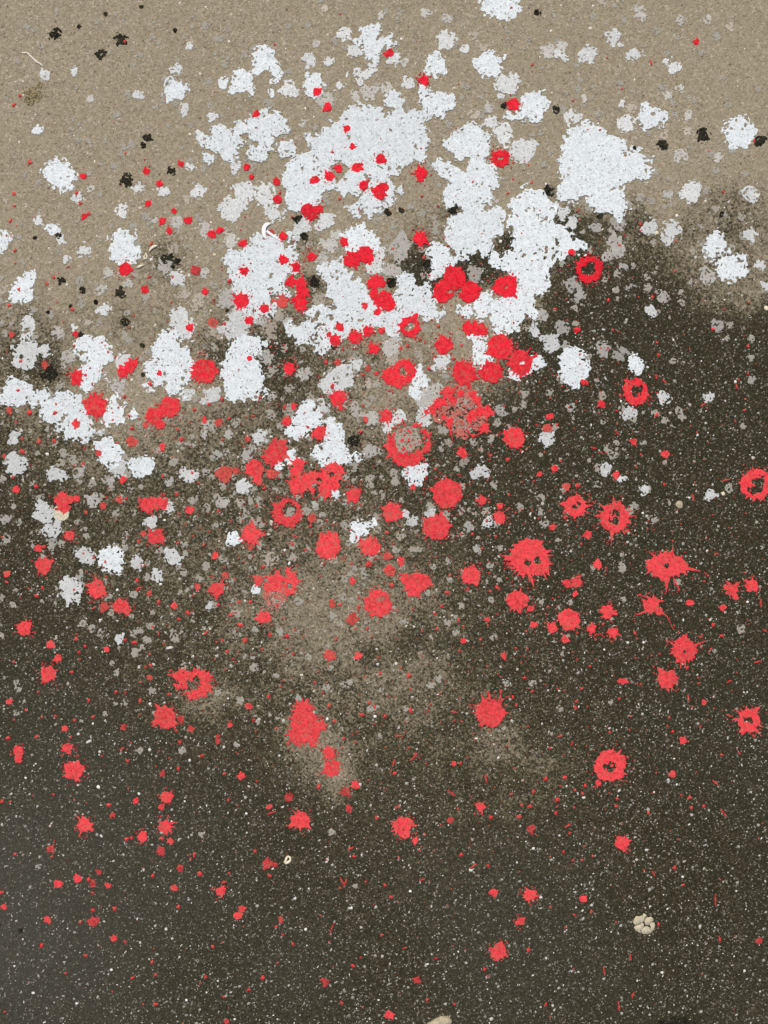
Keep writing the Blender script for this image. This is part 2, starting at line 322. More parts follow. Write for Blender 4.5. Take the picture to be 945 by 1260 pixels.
DATA = """
@0 0 3.9375
W 843 448 62;780 470 8|V 858 336 25|V 897 527 28;890 560 10|W 295 848 80|W 182 630 26|V 360 342 22|V 217 362 25|V 922 232 20|V 617 462 17|V 670 465 24|G 438 482 20|G 567 560 18|V 670 910 27|V 785 930 22|V 925 815 25
F 205 222 14|F 90 297 12|G 345 625 10|F 385 645 12|F 343 655 11|G 433 682 13|F 382 686 13|G 512 682 12|V 493 797 13|F 560 65 18|F 465 105 14|F 130 130 14|F 160 150 14|F 280 55 14|F 680 268 16|G 648 318 12|F 365 425 14|F 380 600 12|G 437 912 20|F 432 838 16|F 120 848 15|F 610 708 16|F 590 745 14|G 880 715 14|F 195 885 18|F 75 540 10|V 942 650 14
R 97 464 10|R 69 508 13|R 143 786 13|R 403 854 14|R 708 830 17|R 775 891 17|R 877 797 16|R 373 937 9|R 68 938 10|D 700 775 6|R 605 203 8
B 265 162 25|B 587 190 28|B 489 262 22|B 715 670 24;695 700 14|B 610 875 29|B 832 831 20|B 383 130 8|B 685 32 8|B 847 147 9|B 512 70 8|O 160 468 40;195 415 12
@235 0 3.9375
W 355 300 65;395 340 40;395 395 18;392 450 18;420 390 14|W 250 392 55;160 408 30;205 430 25;285 430 25|G 262 272 18|F 300 235 14|V 475 438 42|V 568 285 36;560 325 14|G 605 215 20|V 670 298 28|W 600 405 58;650 410 22;575 450 20|G 655 488 38|V 715 412 27|V 748 168 32
W 870 180 60;820 200 25;915 200 35;865 260 35;895 285 28;945 190 30;970 215 25|V 795 250 32|V 875 340 30;800 360 30;850 360 35;825 395 18|F 470 348 16|G 855 455 35;795 470 25;890 435 20|G 918 75 22|G 540 597 20|V 103 568 25|V 40 652 25|F 650 40 20|F 565 120 14|V 10 235 10
W 145 690 60;100 690 40;175 730 55;90 775 28;130 640 35;240 630 40;330 620 70;380 590 55;420 640 55;370 680 60;460 710 35;480 730 22;335 740 45;360 760 25;230 680 35/h 258 665 14;318 700 14;400 712 14|V 215 805 22;210 840 12|G 5 815 16|V 42 920 38
W 830 600 90;900 580 50;780 620 50;700 690 80;620 700 50;570 690 30;850 690 100;920 650 80;780 760 60;800 880 70;740 920 40;860 790 80;930 720 90;995 590 70;1065 620 70;1115 680 50;1110 750 40;1015 700 100;975 800 60;945 850 50;985 500 45;1150 540 40;1120 570 30;880 970 70;870 1010 45;800 1010 40;960 930 45;1010 920 28;900 920 60
W 600 800 90;540 840 80;480 870 45;560 900 90;640 890 60;540 940 80;620 925 40;490 950 40;510 975 20|W 1185 500 60;1245 490 40;1125 450 25;1210 540 35|V 1057 410 34
V 255 930 48;270 905 25|V 365 932 55;350 970 32
R 318 554 18|R 613 447 20|R 662 521 22|R 758 625 18|R 781 713 16|R 274 810 18|R 295 858 14|R 418 882 20|R 600 873 22|R 668 853 26|R 717 817 20|R 802 816 24;828 797 8|R 920 772 28|R 838 901 25|R 910 935 38;930 910 28|D 725 70 6|R 685 738 8|D 432 935 8
@470 0 3.9375
W 580 40 65;540 20 50;620 30 40;470 5 18;575 85 22|G 215 60 24|G 318 88 20|G 15 60 18|V 312 195 45|V 400 235 25|F 450 180 28|F 490 230 25|W 262 312 55|W 520 312 65;450 305 22;490 345 25;570 300 32|V 605 410 60;580 465 18|W 735 515 78;785 440 12;660 560 25;620 558 22|G 808 250 33|G 865 232 28|V 885 285 22;850 260 20|G 515 528 25|F 445 550 25|G 25 430 25|V 515 600 30;535 585 18|V 590 640 42;600 690 25
W 425 690 90;350 690 45;480 680 50;440 630 30;500 740 30;370 750 35|W 460 790 50;500 830 50;525 880 45;450 850 60;380 880 70;350 930 50;290 820 45;260 810 25;430 930 60;400 970 50;500 950 40;330 980 30|V 685 730 60|V 920 565 42|F 770 640 14|V 60 285 35|G 110 300 22
R 38 255 20|R 203 390 26|R 638 505 30|R 577 768 46/i 10|R 187 838 36/k 1.4|R 627 38 8|R 190 720 6|D 725 885 8|R 712 800 6
B 755 60 14|B 845 528 18|B 590 515 14|B 810 925 25
@705 0 3.9375
G 325 65 35|G 523 97 20|G 645 100 28|F 765 128 20|F 100 85 18|F 150 10 20|F 205 22 15|F 240 100 15|V 195 185 38;225 218 20|V 72 262 40|V 297 265 36;340 265 10|G 460 255 18|V 490 328 38;450 305 18|G 625 260 15|G 722 377 15|G 520 423 22|G 460 462 25|G 590 485 14|F 748 482 10|G 28 428 18|G 52 475 20|V 237 502 24|F 285 525 28|W 375 570 62;420 560 40;350 520 25;410 610 30/h 390 552 9|V 265 605 40;240 590 20|F 125 555 18|G 560 572 28|F 568 635 25|W 810 645 82|G 517 755 35|G 703 765 23|F 770 730 18|G 692 830 15|V 565 930 42;590 910 26|G 462 940 27|G 645 925 18|V 857 945 34|F 440 655 25|F 508 180 12
W 70 720 120;160 720 80;180 690 40;150 800 90;230 820 70;310 800 70;350 830 35;300 740 25;50 860 100;180 880 60;60 630 40;-20 700 50;160 945 90;220 995 50;212 1030 32;120 930 50;-10 930 60;-20 820 60
R 597 205 14;597 213 6;597 197 6|S 378 305 25 80|D 238 432 7|R 877 684 10|D 130 630 8|D 728 930 8
B 432 700 22|B 632 655 34|B 905 675 26|B 300 718 10
@0 230 3.9375
V 385 65 28;360 55 12|V 185 165 25|W 262 202 38|V 287 257 28|W 10 270 45;45 250 22;15 230 20|G 90 243 15|V 410 308 32|V 325 347 20|W 590 300 75;640 330 50;670 310 35;560 260 45;600 255 35;550 330 40;690 340 20|V 590 118 30;608 105 20|F 905 60 20|G 752 165 22|G 860 165 28|F 705 145 18|G 520 415 25|F 382 447 17|G 490 500 24|F 655 425 18|F 590 430 20|G 612 465 26|W 150 440 40;120 490 55;90 520 40;130 550 35;160 420 28;170 405 15|V 508 592 32;530 588 20|F 397 568 18|F 425 652 20|F 478 660 16|V 362 685 22|G 275 712 30|V 140 665 38;145 720 28
G 805 385 42|F 835 300 28|V 855 445 35|F 900 515 30|F 940 580 20|V 870 640 55;905 690 50;840 630 30;890 710 30|W 820 760 65;850 790 60;790 800 45;880 840 60;850 900 80;760 900 60;900 920 50;720 920 30;770 925 60;850 960 60;880 925 60;830 980 28|V 905 1000 32
W 440 790 60;400 780 40;480 770 50;500 830 50;450 860 70;430 920 60;480 900 40;440 930 40;430 945 18|G 330 825 38;315 870 22|V 150 790 60;190 790 40;110 800 35;130 840 35;90 850 25|F 55 660 16|G 45 620 12|V 595 860 35;600 840 28|F 670 905 20|F 622 750 16|F 115 370 14|F 25 70 20|F 130 925 15|F 15 440 12|F 15 500 22
D 68 38 11|D 70 92 8|R 50 167 12|R 32 237 6|R 74 309 10|R 390 80 13|D 372 28 8|R 408 142 14|R 430 132 11|R 716 80 15|R 841 116 14|R 787 165 19|R 820 212 16|R 909 160 22|R 733 277 12|R 607 400 36/k 1.2|D 722 437 9|R 836 438 9|R 703 498 20|R 228 469 12|R 92 497 12|D 261 437 9|D 45 574 10|R 350 595 13|D 58 717 14|R 368 712 15|R 920 684 18|R 100 845 11|D 217 862 20|R 598 895 27;620 876 27;642 857 25|R 370 918 35|R 415 912 9|R 523 800 7|R 497 890 6|R 772 902 14
B 297 457 20|B 580 512 24|B 245 905 34|B 400 500 14|B 168 250 10|B 205 120 6|B 278 236 12;290 235 8|B 415 397 6|B 464 555 10|B 343 575 8|B 232 607 8|B 605 655 18|B 800 350 16;830 345 16;855 360 16;840 385 10|B 690 770 10|B 390 715 10|B 695 910 10
@235 230 3.9375
V 38 25 32|V 190 105 60;235 85 40;160 110 30|V 405 135 45|V 650 165 45|F 655 70 18|G 75 210 38|G 200 255 38|F 175 215 20|V 540 190 45;510 240 35
W 340 265 45;400 300 80;350 330 80;290 350 70;220 360 60;170 360 30;260 420 70;330 440 80;400 420 80;450 330 60;490 290 35;350 520 60;300 560 55;280 500 60;390 570 50;430 510 40;250 480 50;330 600 30;480 390 30;480 250 30/h 388 435 12
G 175 545 48|G 640 340 30|G 675 280 42;700 235 30|W 800 250 75;860 270 50;770 220 30|V 880 370 50;910 330 40;870 400 30
W 690 400 50;670 430 50;720 470 70;780 500 70;740 540 70;820 520 45;820 590 60;760 620 90;660 650 80;590 620 40;620 700 70;540 700 50;480 690 40;650 740 60;640 790 25;720 670 70;820 650 50;540 730 40;900 650 45;890 600 45
F 615 545 38|F 430 610 40|G 460 660 30|F 385 690 40|F 390 730 25|V 220 620 50;240 660 55;190 680 40;230 700 45;290 620 40|G 330 635 32|F 140 710 30|F 100 705 25
W 250 780 50;230 800 40;300 770 50;345 760 20;260 830 50;240 880 90;180 900 50;290 900 60;330 930 25;230 970 70;280 950 60;310 980 48;200 950 50;250 1010 35|V 100 1010 40;60 1035 25;130 980 25|G 370 830 35;340 810 25|G 545 905 36|V 740 880 40;800 860 25;700 920 50;650 940 35;700 945 60;760 930 30|G 70 410 32|F 40 540 30
R 420 62 20|R 560 110 30;610 108 27;582 135 27|R 103 230 22|R 142 208 15|R 251 275 21|R 445 238 22|D 388 225 18|R 740 266 21|R 584 340 26|R 446 355 21;455 355 18|R 511 390 24|R 485 457 26;535 470 28;550 510 30;530 560 38;505 550 20|D 442 560 30|R 353 590 24|R 246 552 38/k 1.2|R 285 648 21|R 258 408 24|R 162 664 12|D 107 657 22|D 186 457 12|R 70 508 18|D 25 405 26|R 785 352 42;845 332 44|R 723 680 22|R 697 745 30;668 715 14|R 793 730 37|R 860 698 27|R 883 783 26;|R 925 695 17|R 843 577 16|R 900 470 46;930 545 46;890 520 30;960 570 35;905 605 20/h 915 500 14|R 478 880 32|R 285 830 15|R 388 773 9|R 450 765 6|D 711 850 17|D 858 882 14|D 835 910 11|R 65 895 62;60 900 50|D 722 58 10|D 655 850 12|R 737 787 8|R 103 935 12|D 900 905 12
B 517 150 20|B 550 240 18|B 600 460 25|B 688 630 4|B 693 773 12|B 506 549 6|B 555 887 5|B 175 600 8
@470 230 3.9375
G 540 65 30|W 440 130 60;390 180 55;450 200 90;400 270 80;350 250 50;520 180 70;560 130 40;480 280 60;540 200 50|W 290 320 50;250 310 35;270 380 45;260 420 30
W 680 100 70;760 60 60;720 40 50;790 110 50;650 170 50;700 200 90;780 230 80;700 290 80;620 350 50;550 345 40;690 370 90;770 340 70;830 300 60;880 270 60;860 220 40;720 450 80;640 380 50;760 430 50;690 510 70;620 580 70;700 580 60;560 600 60;480 590 60;420 590 45;540 640 40;590 660 50;670 620 50;500 540 40;660 690 15;570 700 40;390 320 50;340 350 40;450 310 40;900 240 40;930 290 45/h 848 270 12
V 880 130 35;920 170 35;910 230 30|G 455 425 40|G 100 270 40;80 320 50|G 60 400 45|W 120 480 55;100 540 60;170 560 70;230 600 50;270 620 30;60 650 60;40 700 40;150 600 50;200 520 40|W 480 780 45;470 740 35;500 830 50;440 740 30;520 860 40|W 740 850 40;770 850 25;690 880 40;640 900 40|V 745 705 38|V 815 755 42|G 770 620 35|G 875 680 32|G 890 770 25|G 925 465 40|V 290 860 40;310 845 30;265 875 25|G 40 765 50|F 60 840 45|W 175 920 45;185 945 45;165 985 35|F 185 825 25|W 920 835 68;955 875 55;915 905 50;930 935 40
R 185 255 36|R 350 440 58;300 510 52;430 510 52/h 330 505 9;345 480 7|R 600 485 58/i 9|R 135 675 52/i 18|R 420 686 34;455 688 36;485 692 30|R 572 775 62|R 675 850 62/i 12|R 300 770 44|R 105 895 58;40 915 40;80 935 40/i 12|R 400 905 60|R 530 900 56|R 918 315 18|R 240 645 7|R 272 675 9|R 183 737 12|R 255 822 10|R 228 880 13|R 347 832 11|R 385 768 9|R 393 630 8|R 5 690 12|D 122 770 12|R 840 592 9|D 205 345 9|D 230 430 9|R 93 780 8|R 940 692 14;955 693 10
B 30 125 18|B 92 112 14|B 345 115 22|B 218 372 18|B 45 460 22
@705 230 3.9375
G 110 185 30|G 222 185 32|V 367 192 34|V 480 215 42;460 260 25;510 210 22|V 858 238 35|W 695 280 58;670 310 40;730 310 35|W 765 390 68;800 360 40|G 650 430 38;640 460 12|V 910 378 22|V 935 480 32|G 190 260 35;215 305 45;165 340 22|G 240 390 25|G 213 418 18|G 290 378 14|G 355 440 18|G 278 480 23|G 435 530 28|V 378 598 30|F 527 560 17|G 35 525 22|G 15 555 15|V 108 698 14|G 143 787 32|G 227 808 33|W 313 860 43;320 895 24|G 700 660 33|F 760 672 14|G 748 733 14|G 863 735 17|G 862 828 17|G 865 930 20|G 487 845 16|F 820 145 18|F 690 105 15|F 385 270 16|F 380 70 18|F 535 850 10|F 210 500 14|F 465 628 10|F 620 190 14
R 78 400 66/i 33|R 327 182 9|R 18 692 8|R 330 212 6|R 225 282 8|D 172 550 9|D 491 408 7|D 387 533 9|D 318 535 7|D 633 550 6|D 680 690 8|R 847 773 9|D 730 590 7|R 412 815 9|R 408 755 8|R 403 915 8|R 170 785 8|R 848 905 7|D 850 560 6|D 566 785 6
B 127 143 12|B 720 130 12
@0 460 3.9375
W 75 95 65;50 110 45;100 130 45;120 80 40;160 120 35;160 165 15;215 110 45;250 160 55;290 180 60;250 210 50;330 150 55;380 140 40;300 250 45;370 220 70;400 280 50;350 280 50;430 260 30;300 110 35;410 310 20|G 572 62 38|W 545 150 45;560 200 60;520 220 35;590 190 45;640 190 28;655 200 18|V 500 285 24|W 520 360 55;490 350 35;540 390 50;500 410 35;560 390 30|V 575 455 45|G 536 520 20|W 695 450 58;690 490 35;650 430 24;735 440 25;665 485 25|V 70 303 30|V 72 440 52|V 265 488 42;305 495 30|F 288 440 22|G 390 480 33
V 215 700 45;240 740 40;205 650 28;280 730 35;255 770 18|G 250 812 22|G 298 826 18|G 450 620 38|G 20 705 25|F 92 720 15|F 65 640 14|F 190 600 15|G 562 672 17|G 655 672 18|V 728 722 36|V 818 655 30|G 607 785 20|F 205 885 18|V 420 880 44|W 540 900 65;560 940 35|V 662 920 34|V 835 885 42|G 893 822 17|F 840 432 18|G 818 525 22|V 915 490 40;945 490 28|G 925 612 18|F 155 530 15|F 420 790 16|F 412 750 12|G 686 546 12|F 715 920 14|F 540 555 15|F 375 720 14|F 180 385 12|F 885 360 14|F 635 565 12
R 88 80 10|R 272 147 7|R 267 190 13|R 370 243 20|R 465 155 58|R 820 160 53;745 200 42;775 245 25|D 707 248 15|D 640 327 27|R 603 112 10|R 576 162 7|R 547 224 6|R 625 205 8|R 143 188 13|D 45 180 14|R 80 235 9|R 108 315 9|R 112 378 13|D 22 397 12|D 190 328 13|D 265 328 12|R 402 438 11|D 365 445 10|R 480 385 15|R 568 335 7|D 640 265 12|R 880 318 13|R 788 352 14;790 368 9|D 863 270 11|D 940 175 10|R 787 497 9|R 598 510 16|D 65 498 13|R 77 560 16|R 177 548 12|R 300 610 38;310 648 26;330 615 26|R 372 605 18|R 190 642 7|R 238 688 7|R 264 738 9|R 418 672 11|D 497 638 18|R 343 785 25|R 185 847 17|D 213 838 11|R 215 928 42|R 700 630 30;720 640 40;780 632 32;750 630 30|D 578 607 16|R 612 605 8|R 515 600 7|R 855 585 13|R 920 662 21|R 866 678 8|R 755 790 38|D 695 775 14|D 670 810 13|R 12 792 8|R 933 480 9|R 448 50 8|R 727 48 13|R 415 8 8|R 453 890 8|R 502 938 8|R 685 930 6|D 862 818 8|D 408 362 7|R 920 240 7
@235 460 3.9375
G 395 120 22|F 460 178 22|F 380 193 18|F 430 255 18|G 68 297 20|G 70 240 25|G 178 292 22|V 330 308 36;350 295 20|G 275 395 32|G 125 392 22|F 175 375 14|W 570 180 45;550 240 65;510 275 45;600 210 45;530 300 20|V 640 160 35|W 690 260 50;720 290 30;690 225 25;660 310 45;640 370 50;690 360 60;720 400 50;690 420 30;800 390 30;760 400 30;610 370 30;640 430 20|W 490 380 22;470 410 40;430 445 35;500 410 25|W 700 575 25|V 250 548 40|G 70 475 20|G 103 498 15|F 155 545 18|F 415 560 20|F 240 630 22|F 290 615 18|G 155 625 25|F 125 600 18|G 605 640 22|W 210 798 38|V 295 715 18|W 815 755 45;870 725 22;790 790 20|F 905 755 20|F 380 895 35|G 165 890 15|F 262 690 15|G 870 375 28|G 910 380 18|G 800 190 28;797 150 16|G 875 215 38|F 860 50 25|G 878 118 14|F 790 440 18|G 930 265 15|F 115 735 14|G 10 620 15|F 690 900 20|F 630 715 15|G 290 885 10|F 585 125 20
R 150 125 12|R 88 148 11|R 20 173 12|R 335 115 9|R 65 230 14|D 136 236 22|D 185 215 9|D 155 320 9|D 300 205 13|R 452 163 13|R 498 158 15|R 467 230 22|R 715 115 41|R 685 60 13|R 565 257 9|R 620 287 34|R 848 222 14|R 415 380 53;390 410 40;430 365 35|R 305 460 46;325 515 25|D 275 315 16|D 165 488 42;220 470 18|D 390 485 28|R 520 440 32;510 470 30;520 540 45;590 520 50;650 520 50;690 480 52;650 570 35;700 540 25/i 18 610 532;9 675 487|R 470 670 72/i 30 478 662|D 490 825 13|D 495 785 9|R 292 775 48|R 665 830 66|R 870 838 48|R 793 588 38|D 585 702 21|D 578 738 10|R 120 880 15|R 133 665 12|R 38 528 10|D 555 853 9|R 860 920 15|R 350 935 9|D 822 282 12|D 835 155 9|R 802 790 8|R 775 757 10|D 655 708 8|D 62 830 8|D 355 555 12|D 410 745 8|D 290 840 14|R 835 8 9|R 90 765 6
B 790 325 26|B 380 805 8
@470 460 3.9375
G 230 110 55;200 140 35;270 70 30|V 200 205 42|W 165 485 58|V 75 210 32;30 255 28;50 235 20|G 575 178 32|F 640 172 15|G 685 150 18|G 912 162 22|V 797 305 36|V 475 468 34|F 400 425 22|G 365 465 14|F 322 338 20|F 60 480 20|V 110 675 22|V 155 720 25|V 235 685 32|F 88 787 22|F 65 855 20|G 420 740 22|V 515 718 26|G 388 548 18|F 385 665 20|F 450 672 14|G 460 845 25|G 383 785 16|G 670 645 16|G 768 600 18|G 12 590 14|G 855 802 12|F 250 935 16|F 318 910 14|F 180 850 14|G 840 455 14|G 345 785 10|F 370 240 40|F 395 150 40
R 280 140 30;245 172 22;318 88 34;345 130 20;460 130 24;440 200 24;475 180 26;510 185 30;500 262 24;330 230 20;300 210 14;380 95 20;440 100 22;215 185 12;335 290 6;430 215 20/h 400 150 44;372 245 30;460 240 18;360 180 16/k 1.5/d 320 240 9 345 330 2;410 270 8 440 310 2;260 165 10 190 215 2;500 270 9 455 300 2|R 125 340 110/i 66 128 318/h 215 395 16;45 290 12/d 120 340 9 215 430 3
R 642 310 52|R 388 385 24|R 673 375 10|R 608 415 13|R 525 396 10|R 25 205 34|R 808 207 19|D 800 262 22|R 850 247 10|D 748 248 7|R 838 457 18|R 763 485 14|R 868 424 7|D 893 547 20|R 487 618 25|R 570 640 16|R 570 697 30|D 618 587 8|R 317 580 73|R 50 672 50|R 262 742 66|R 25 770 12|R 150 548 14|D 25 885 22|R 93 905 18|R 35 940 15|R 715 890 92;760 920 60/d 660 890 13 580 882 4;640 940 9 605 940 2;720 985 12 735 1030 4/h 705 915 14;750 905 16/k 1.6|R 430 978 47|R 508 712 8|R 440 776 8|R 827 745 18|R 888 697 14|D 260 460 8|D 370 490 6|D 735 520 6|D 445 300 9|D 235 290 9
@705 460 3.9375
G 120 40 22|F 140 108 20|V 272 180 32/k 1.5|F 295 220 20|V 438 117 32|V 660 108 28|V 865 30 20|G 530 208 18|G 442 227 20|G 825 260 15|G 483 252 10|V 158 467 26|V 235 506 18;252 506 16|V 345 563 26|V 663 580 28|V 293 642 20|V 393 707 18|G 210 335 14|G 447 430 13|F 125 298 12|F 82 420 15|F 340 190 10|F 15 495 8|V 240 935 20|G 93 935 12|F 470 630 12|F 620 185 12
R 307 85 66/i 24|R 50 42 14;62 42 12|R 140 146 20|R 213 178 8|R 407 198 14|R 294 331 16|R 445 388 19;460 390 9|R 207 489 18|R 20 543 13|S 212 285 26 45|S 100 360 26 10|R 15 640 56/i 16/k 1.2|R 200 700 76/i 30/k 1.5/d 190 760 16 185 815 5;265 690 9 305 688 2;255 760 9 280 765 3;225 640 9 232 615 3|R 70 782 22|R 40 825 8|R 885 535 76/i 34/k 1.2|S 740 515 36 -10|S 582 600 32 80|R 830 178 7|R 835 122 6|R 803 30 6|S 793 62 20 80|D 405 20 6|S 445 38 30 45|S 630 150 25 -30|R 120 922 22|S 695 872 20 5|D 305 450 6|D 180 150 6|D 590 525 6
@0 690 3.9375
V 340 130 45;330 170 40;370 180 25;340 110 35|G 392 75 25;398 115 18|G 713 80 18|V 765 72 28|G 400 312 20|G 447 330 18|G 488 350 18|V 582 375 25|F 650 350 18|F 738 247 14|V 655 447 20|F 690 420 12|V 838 350 17|F 538 255 18|F 512 188 13|F 535 172 14|V 545 495 12|G 563 547 15|V 90 620 15|V 605 687 16|V 565 692 10|G 740 632 17|V 895 512 18|V 677 915 16|G 120 683 9|F 510 740 12|F 635 270 12|F 890 55 18|F 880 345 14|F 910 138 12|G 8 180 12|G 5 365 12|F 80 590 15
R 33 62 16|D 35 105 10|R 118 328 37|R 470 140 46|R 590 220 38;570 225 30;615 245 18|D 508 227 22|R 176 170 11|D 205 133 9|R 453 230 7|R 243 407 20|R 283 472 20|R 232 548 42|R 347 541 12|R 43 683 18|R 68 490 8|R 368 380 11|D 412 415 9|D 382 445 9|R 518 428 16|R 607 384 10|R 652 398 13|D 665 97 13|S 675 132 34 -15|D 723 160 15|D 767 200 12|R 845 218 16;845 205 8|R 910 253 12|R 865 282 11|R 740 322 9|D 768 353 8|D 725 452 9|D 725 568 16|D 730 507 11|D 705 515 8|D 827 532 9|R 680 675 14|R 815 648 11|R 795 755 52;825 775 35|D 877 767 19|D 925 815 17|D 870 880 11|D 600 805 15|D 560 637 10|D 608 640 8|R 430 677 8|R 362 773 10|R 315 812 15|R 268 753 8|D 203 757 7|D 345 855 9|D 178 853 12|D 38 862 12|R 88 915 22|R 328 912 26|S 590 911 22 -20|D 127 725 9|D 855 825 9|R 140 135 7|D 680 588 8|D 450 755 8|D 185 638 7
R 885 565 42;950 560 40;990 570 34;1005 620 26;905 600 26;940 650 26;980 640 26;860 610 14;885 560 30/i 22 940 600/k 1.8/d 945 540 8 940 515 2;1010 580 8 1040 570 2;900 640 8 880 655 2
@235 690 3.9375
G 42 88 18|V 90 220 22|W 312 142 27|V 778 75 20|G 837 73 16|W 690 265 20|V 305 517 18|V 237 675 18|G 235 357 12|V 678 520 15|G 523 665 17|F 770 590 18|G 357 542 9|G 458 520 11|V 705 305 13|F 615 30 22|F 325 785 13|F 130 640 14|G 380 747 12|V 415 763 12|G 900 712 13|G 12 290 9|G 300 470 11|G 122 430 10|G 917 848 12|F 220 887 14|G 665 415 10|F 920 625 10|G 205 95 10
R 130 135 38|D 165 70 19|R 33 127 15|R 330 95 25|R 420 105 48;490 105 42;375 130 25;475 150 24;470 50 18/h 445 105 10;480 122 10/k 1.5|F 420 180 40|R 352 275 32|D 240 312 14|D 190 263 14|R 287 200 10|D 230 200 10|D 130 212 9|R 383 358 14|R 467 365 14|S 72 350 26 -30|D 152 388 9|D 175 440 11|D 670 460 26|R 702 380 11|R 810 460 18|D 683 210 18|D 722 212 14|R 905 205 68/i 12 918 188|D 778 282 28|R 783 100 15|D 815 222 12|R 858 18 14|D 780 15 10|R 855 328 9|D 813 180 9|R 796 330 7|R 278 705 17|R 376 657 11|D 670 703 11|R 828 747 13|D 695 778 11|R 187 795 15|D 303 772 9|D 130 850 13;130 875 13|R 540 720 42;550 780 65;520 840 45;580 840 48;630 800 22|R 670 930 28|R 867 688 9|R 890 708 11|R 917 548 10|D 412 812 9|R 600 590 8|D 470 885 9|D 795 880 9|D 738 862 10|R 437 610 6|D 260 385 16|D 618 537 9|D 232 440 7|R 420 215 10|D 505 335 8|R 403 40 7|D 350 30 10|R 115 475 7
@470 690 3.9375
G 250 33 16|V 323 93 15|W 222 155 16|W 57 235 17|V 430 152 8|V 315 302 16|V 272 575 18|G 120 717 14|G 775 200 14|G 857 222 12|G 910 203 10|V 643 82 15|G 860 712 14|G 237 373 10|G 322 590 8|G 355 272 9|G 175 637 8|F 530 190 14|G 817 835 10|G 875 450 10|G 55 530 9
R 165 110 55;120 90 35;205 100 35;150 140 30|D 40 45 27|D 48 120 13|R 330 72 9|R 315 155 13|R 562 132 14|R 522 148 9|R 657 193 54;720 232 16|R 735 310 17|R 905 285 54;825 322 28|R 895 112 21|R 885 382 17|R 397 387 15|R 478 382 10|R 375 437 8|R 590 460 17|R 650 425 8|R 705 428 7|R 132 557 14|D 690 568 10|R 140 727 14|R 225 727 8|D 237 697 10|D 510 285 15|D 370 288 11|R 525 738 74/k 1.3/d 470 725 5 425 708 2;520 680 7 510 625 2;565 680 7 580 630 2|R 650 703 8|S 728 632 18 -40|R 635 660 8|R 448 868 8|S 82 848 40 0|S 863 850 20 -15|R 708 800 7|R 813 908 8|S 350 733 30 10|D 268 330 10|D 15 750 12|D 575 632 9|D 515 640 9|S 920 885 20 -60|D 255 255 9|D 290 220 9|R 440 420 6|R 163 940 10|R 395 320 7
@705 690 3.9375
V 240 35 20|G 98 35 14|V 510 103 17|G 243 186 13|V 180 282 14|G 183 685 10|G 315 712 8|G 900 832 9
R 445 25 72;510 25 48;400 20 45;540 32 18/h 457 20 13/k 1.4/d 540 32 14 615 50 4;455 85 15 452 155 3;490 90 8 517 145 3;400 -20 9 365 -45 2;480 -30 8 487 -75 2|R 18 105 24|R 10 160 15|R 168 247 33|R 90 328 26|R 195 348 26|R 380 215 42;420 245 20/k 1.3/d 350 245 7 292 268 3;415 240 9 455 268 4;455 268 4 490 340 2;400 195 12 445 195 3;375 180 6 310 165 2|R 565 203 18|R 767 137 33|R 868 120 30|R 725 227 16|R 655 72 8|R 678 310 12/k 1.8|R 720 363 9|R 540 430 62/d 590 410 9 640 390 2;480 400 8 460 385 2/h 540 440 5;520 410 4/k 1.5|R 553 520 11|R 452 577 46|R 240 585 15/k 2|R 635 686 15|S 560 665 30 70|R 577 710 7|S 757 585 20 -20|R 670 428 7|R 850 775 58/i 15/k 1.3|R 875 848 12|S 755 750 24 30|R 535 872 17|R 483 828 10|D 458 800 8|S 910 205 40 90|S 930 338 20 30|S 895 490 30 -10|R 178 830 8|R 80 510 7|R 42 620 9|R 15 680 7|R 10 710 11|R 22 350 8|R 148 308 10|S 140 360 30 40|D 223 668 8|D 300 350 9|R 390 513 6|R 180 995 80/i 22/k 1.1
@0 920 2.7794
R 62 15 17|R 63 40 13|R 252 80 35|R 288 265 26|R 570 167 20|R 552 203 12|R 463 182 10|R 565 268 25;568 290 8|R 487 303 18|R 434 313 9|R 450 310 7|R 582 318 11|D 550 350 16|D 553 312 8|D 385 235 10|D 372 198 9|R 8 183 8|D 35 185 7|R 825 97 12|R 922 200 10|D 915 398 18|D 940 400 10|R 872 355 7|R 665 367 9|R 652 380 6|D 617 411 12|D 683 433 9|R 197 466 15|R 265 448 14|D 340 425 10|D 318 465 12|D 305 452 8|R 370 472 10|D 172 345 13|D 50 362 8|D 178 372 6|D 317 497 7|R 5 495 8|R 15 545 10|R 392 550 9|R 318 555 9|R 163 587 12|D 275 597 8|D 320 596 17|R 596 479 13|R 755 491 18|D 765 460 8|R 828 550 12|R 813 575 14|D 610 545 8|R 390 653 12|R 428 665 7|R 143 677 8|R 294 712 8|D 728 680 7|R 760 667 5|D 225 772 6|D 455 787 9|D 530 778 7|D 703 785 6|R 897 790 8|D 850 828 6|D 765 852 6|D 775 935 10|R 533 877 8|D 490 878 5|D 17 903 6|D 522 438 7|D 555 90 10|R 610 72 8|R 436 45 8|R 183 160 6|D 690 28 6|D 768 90 6|D 520 733 7|D 780 180 6
G 132 404 10|G 478 8 12|G 690 298 9
B 70 625 8|B 165 677 5
@300 920 2.7794
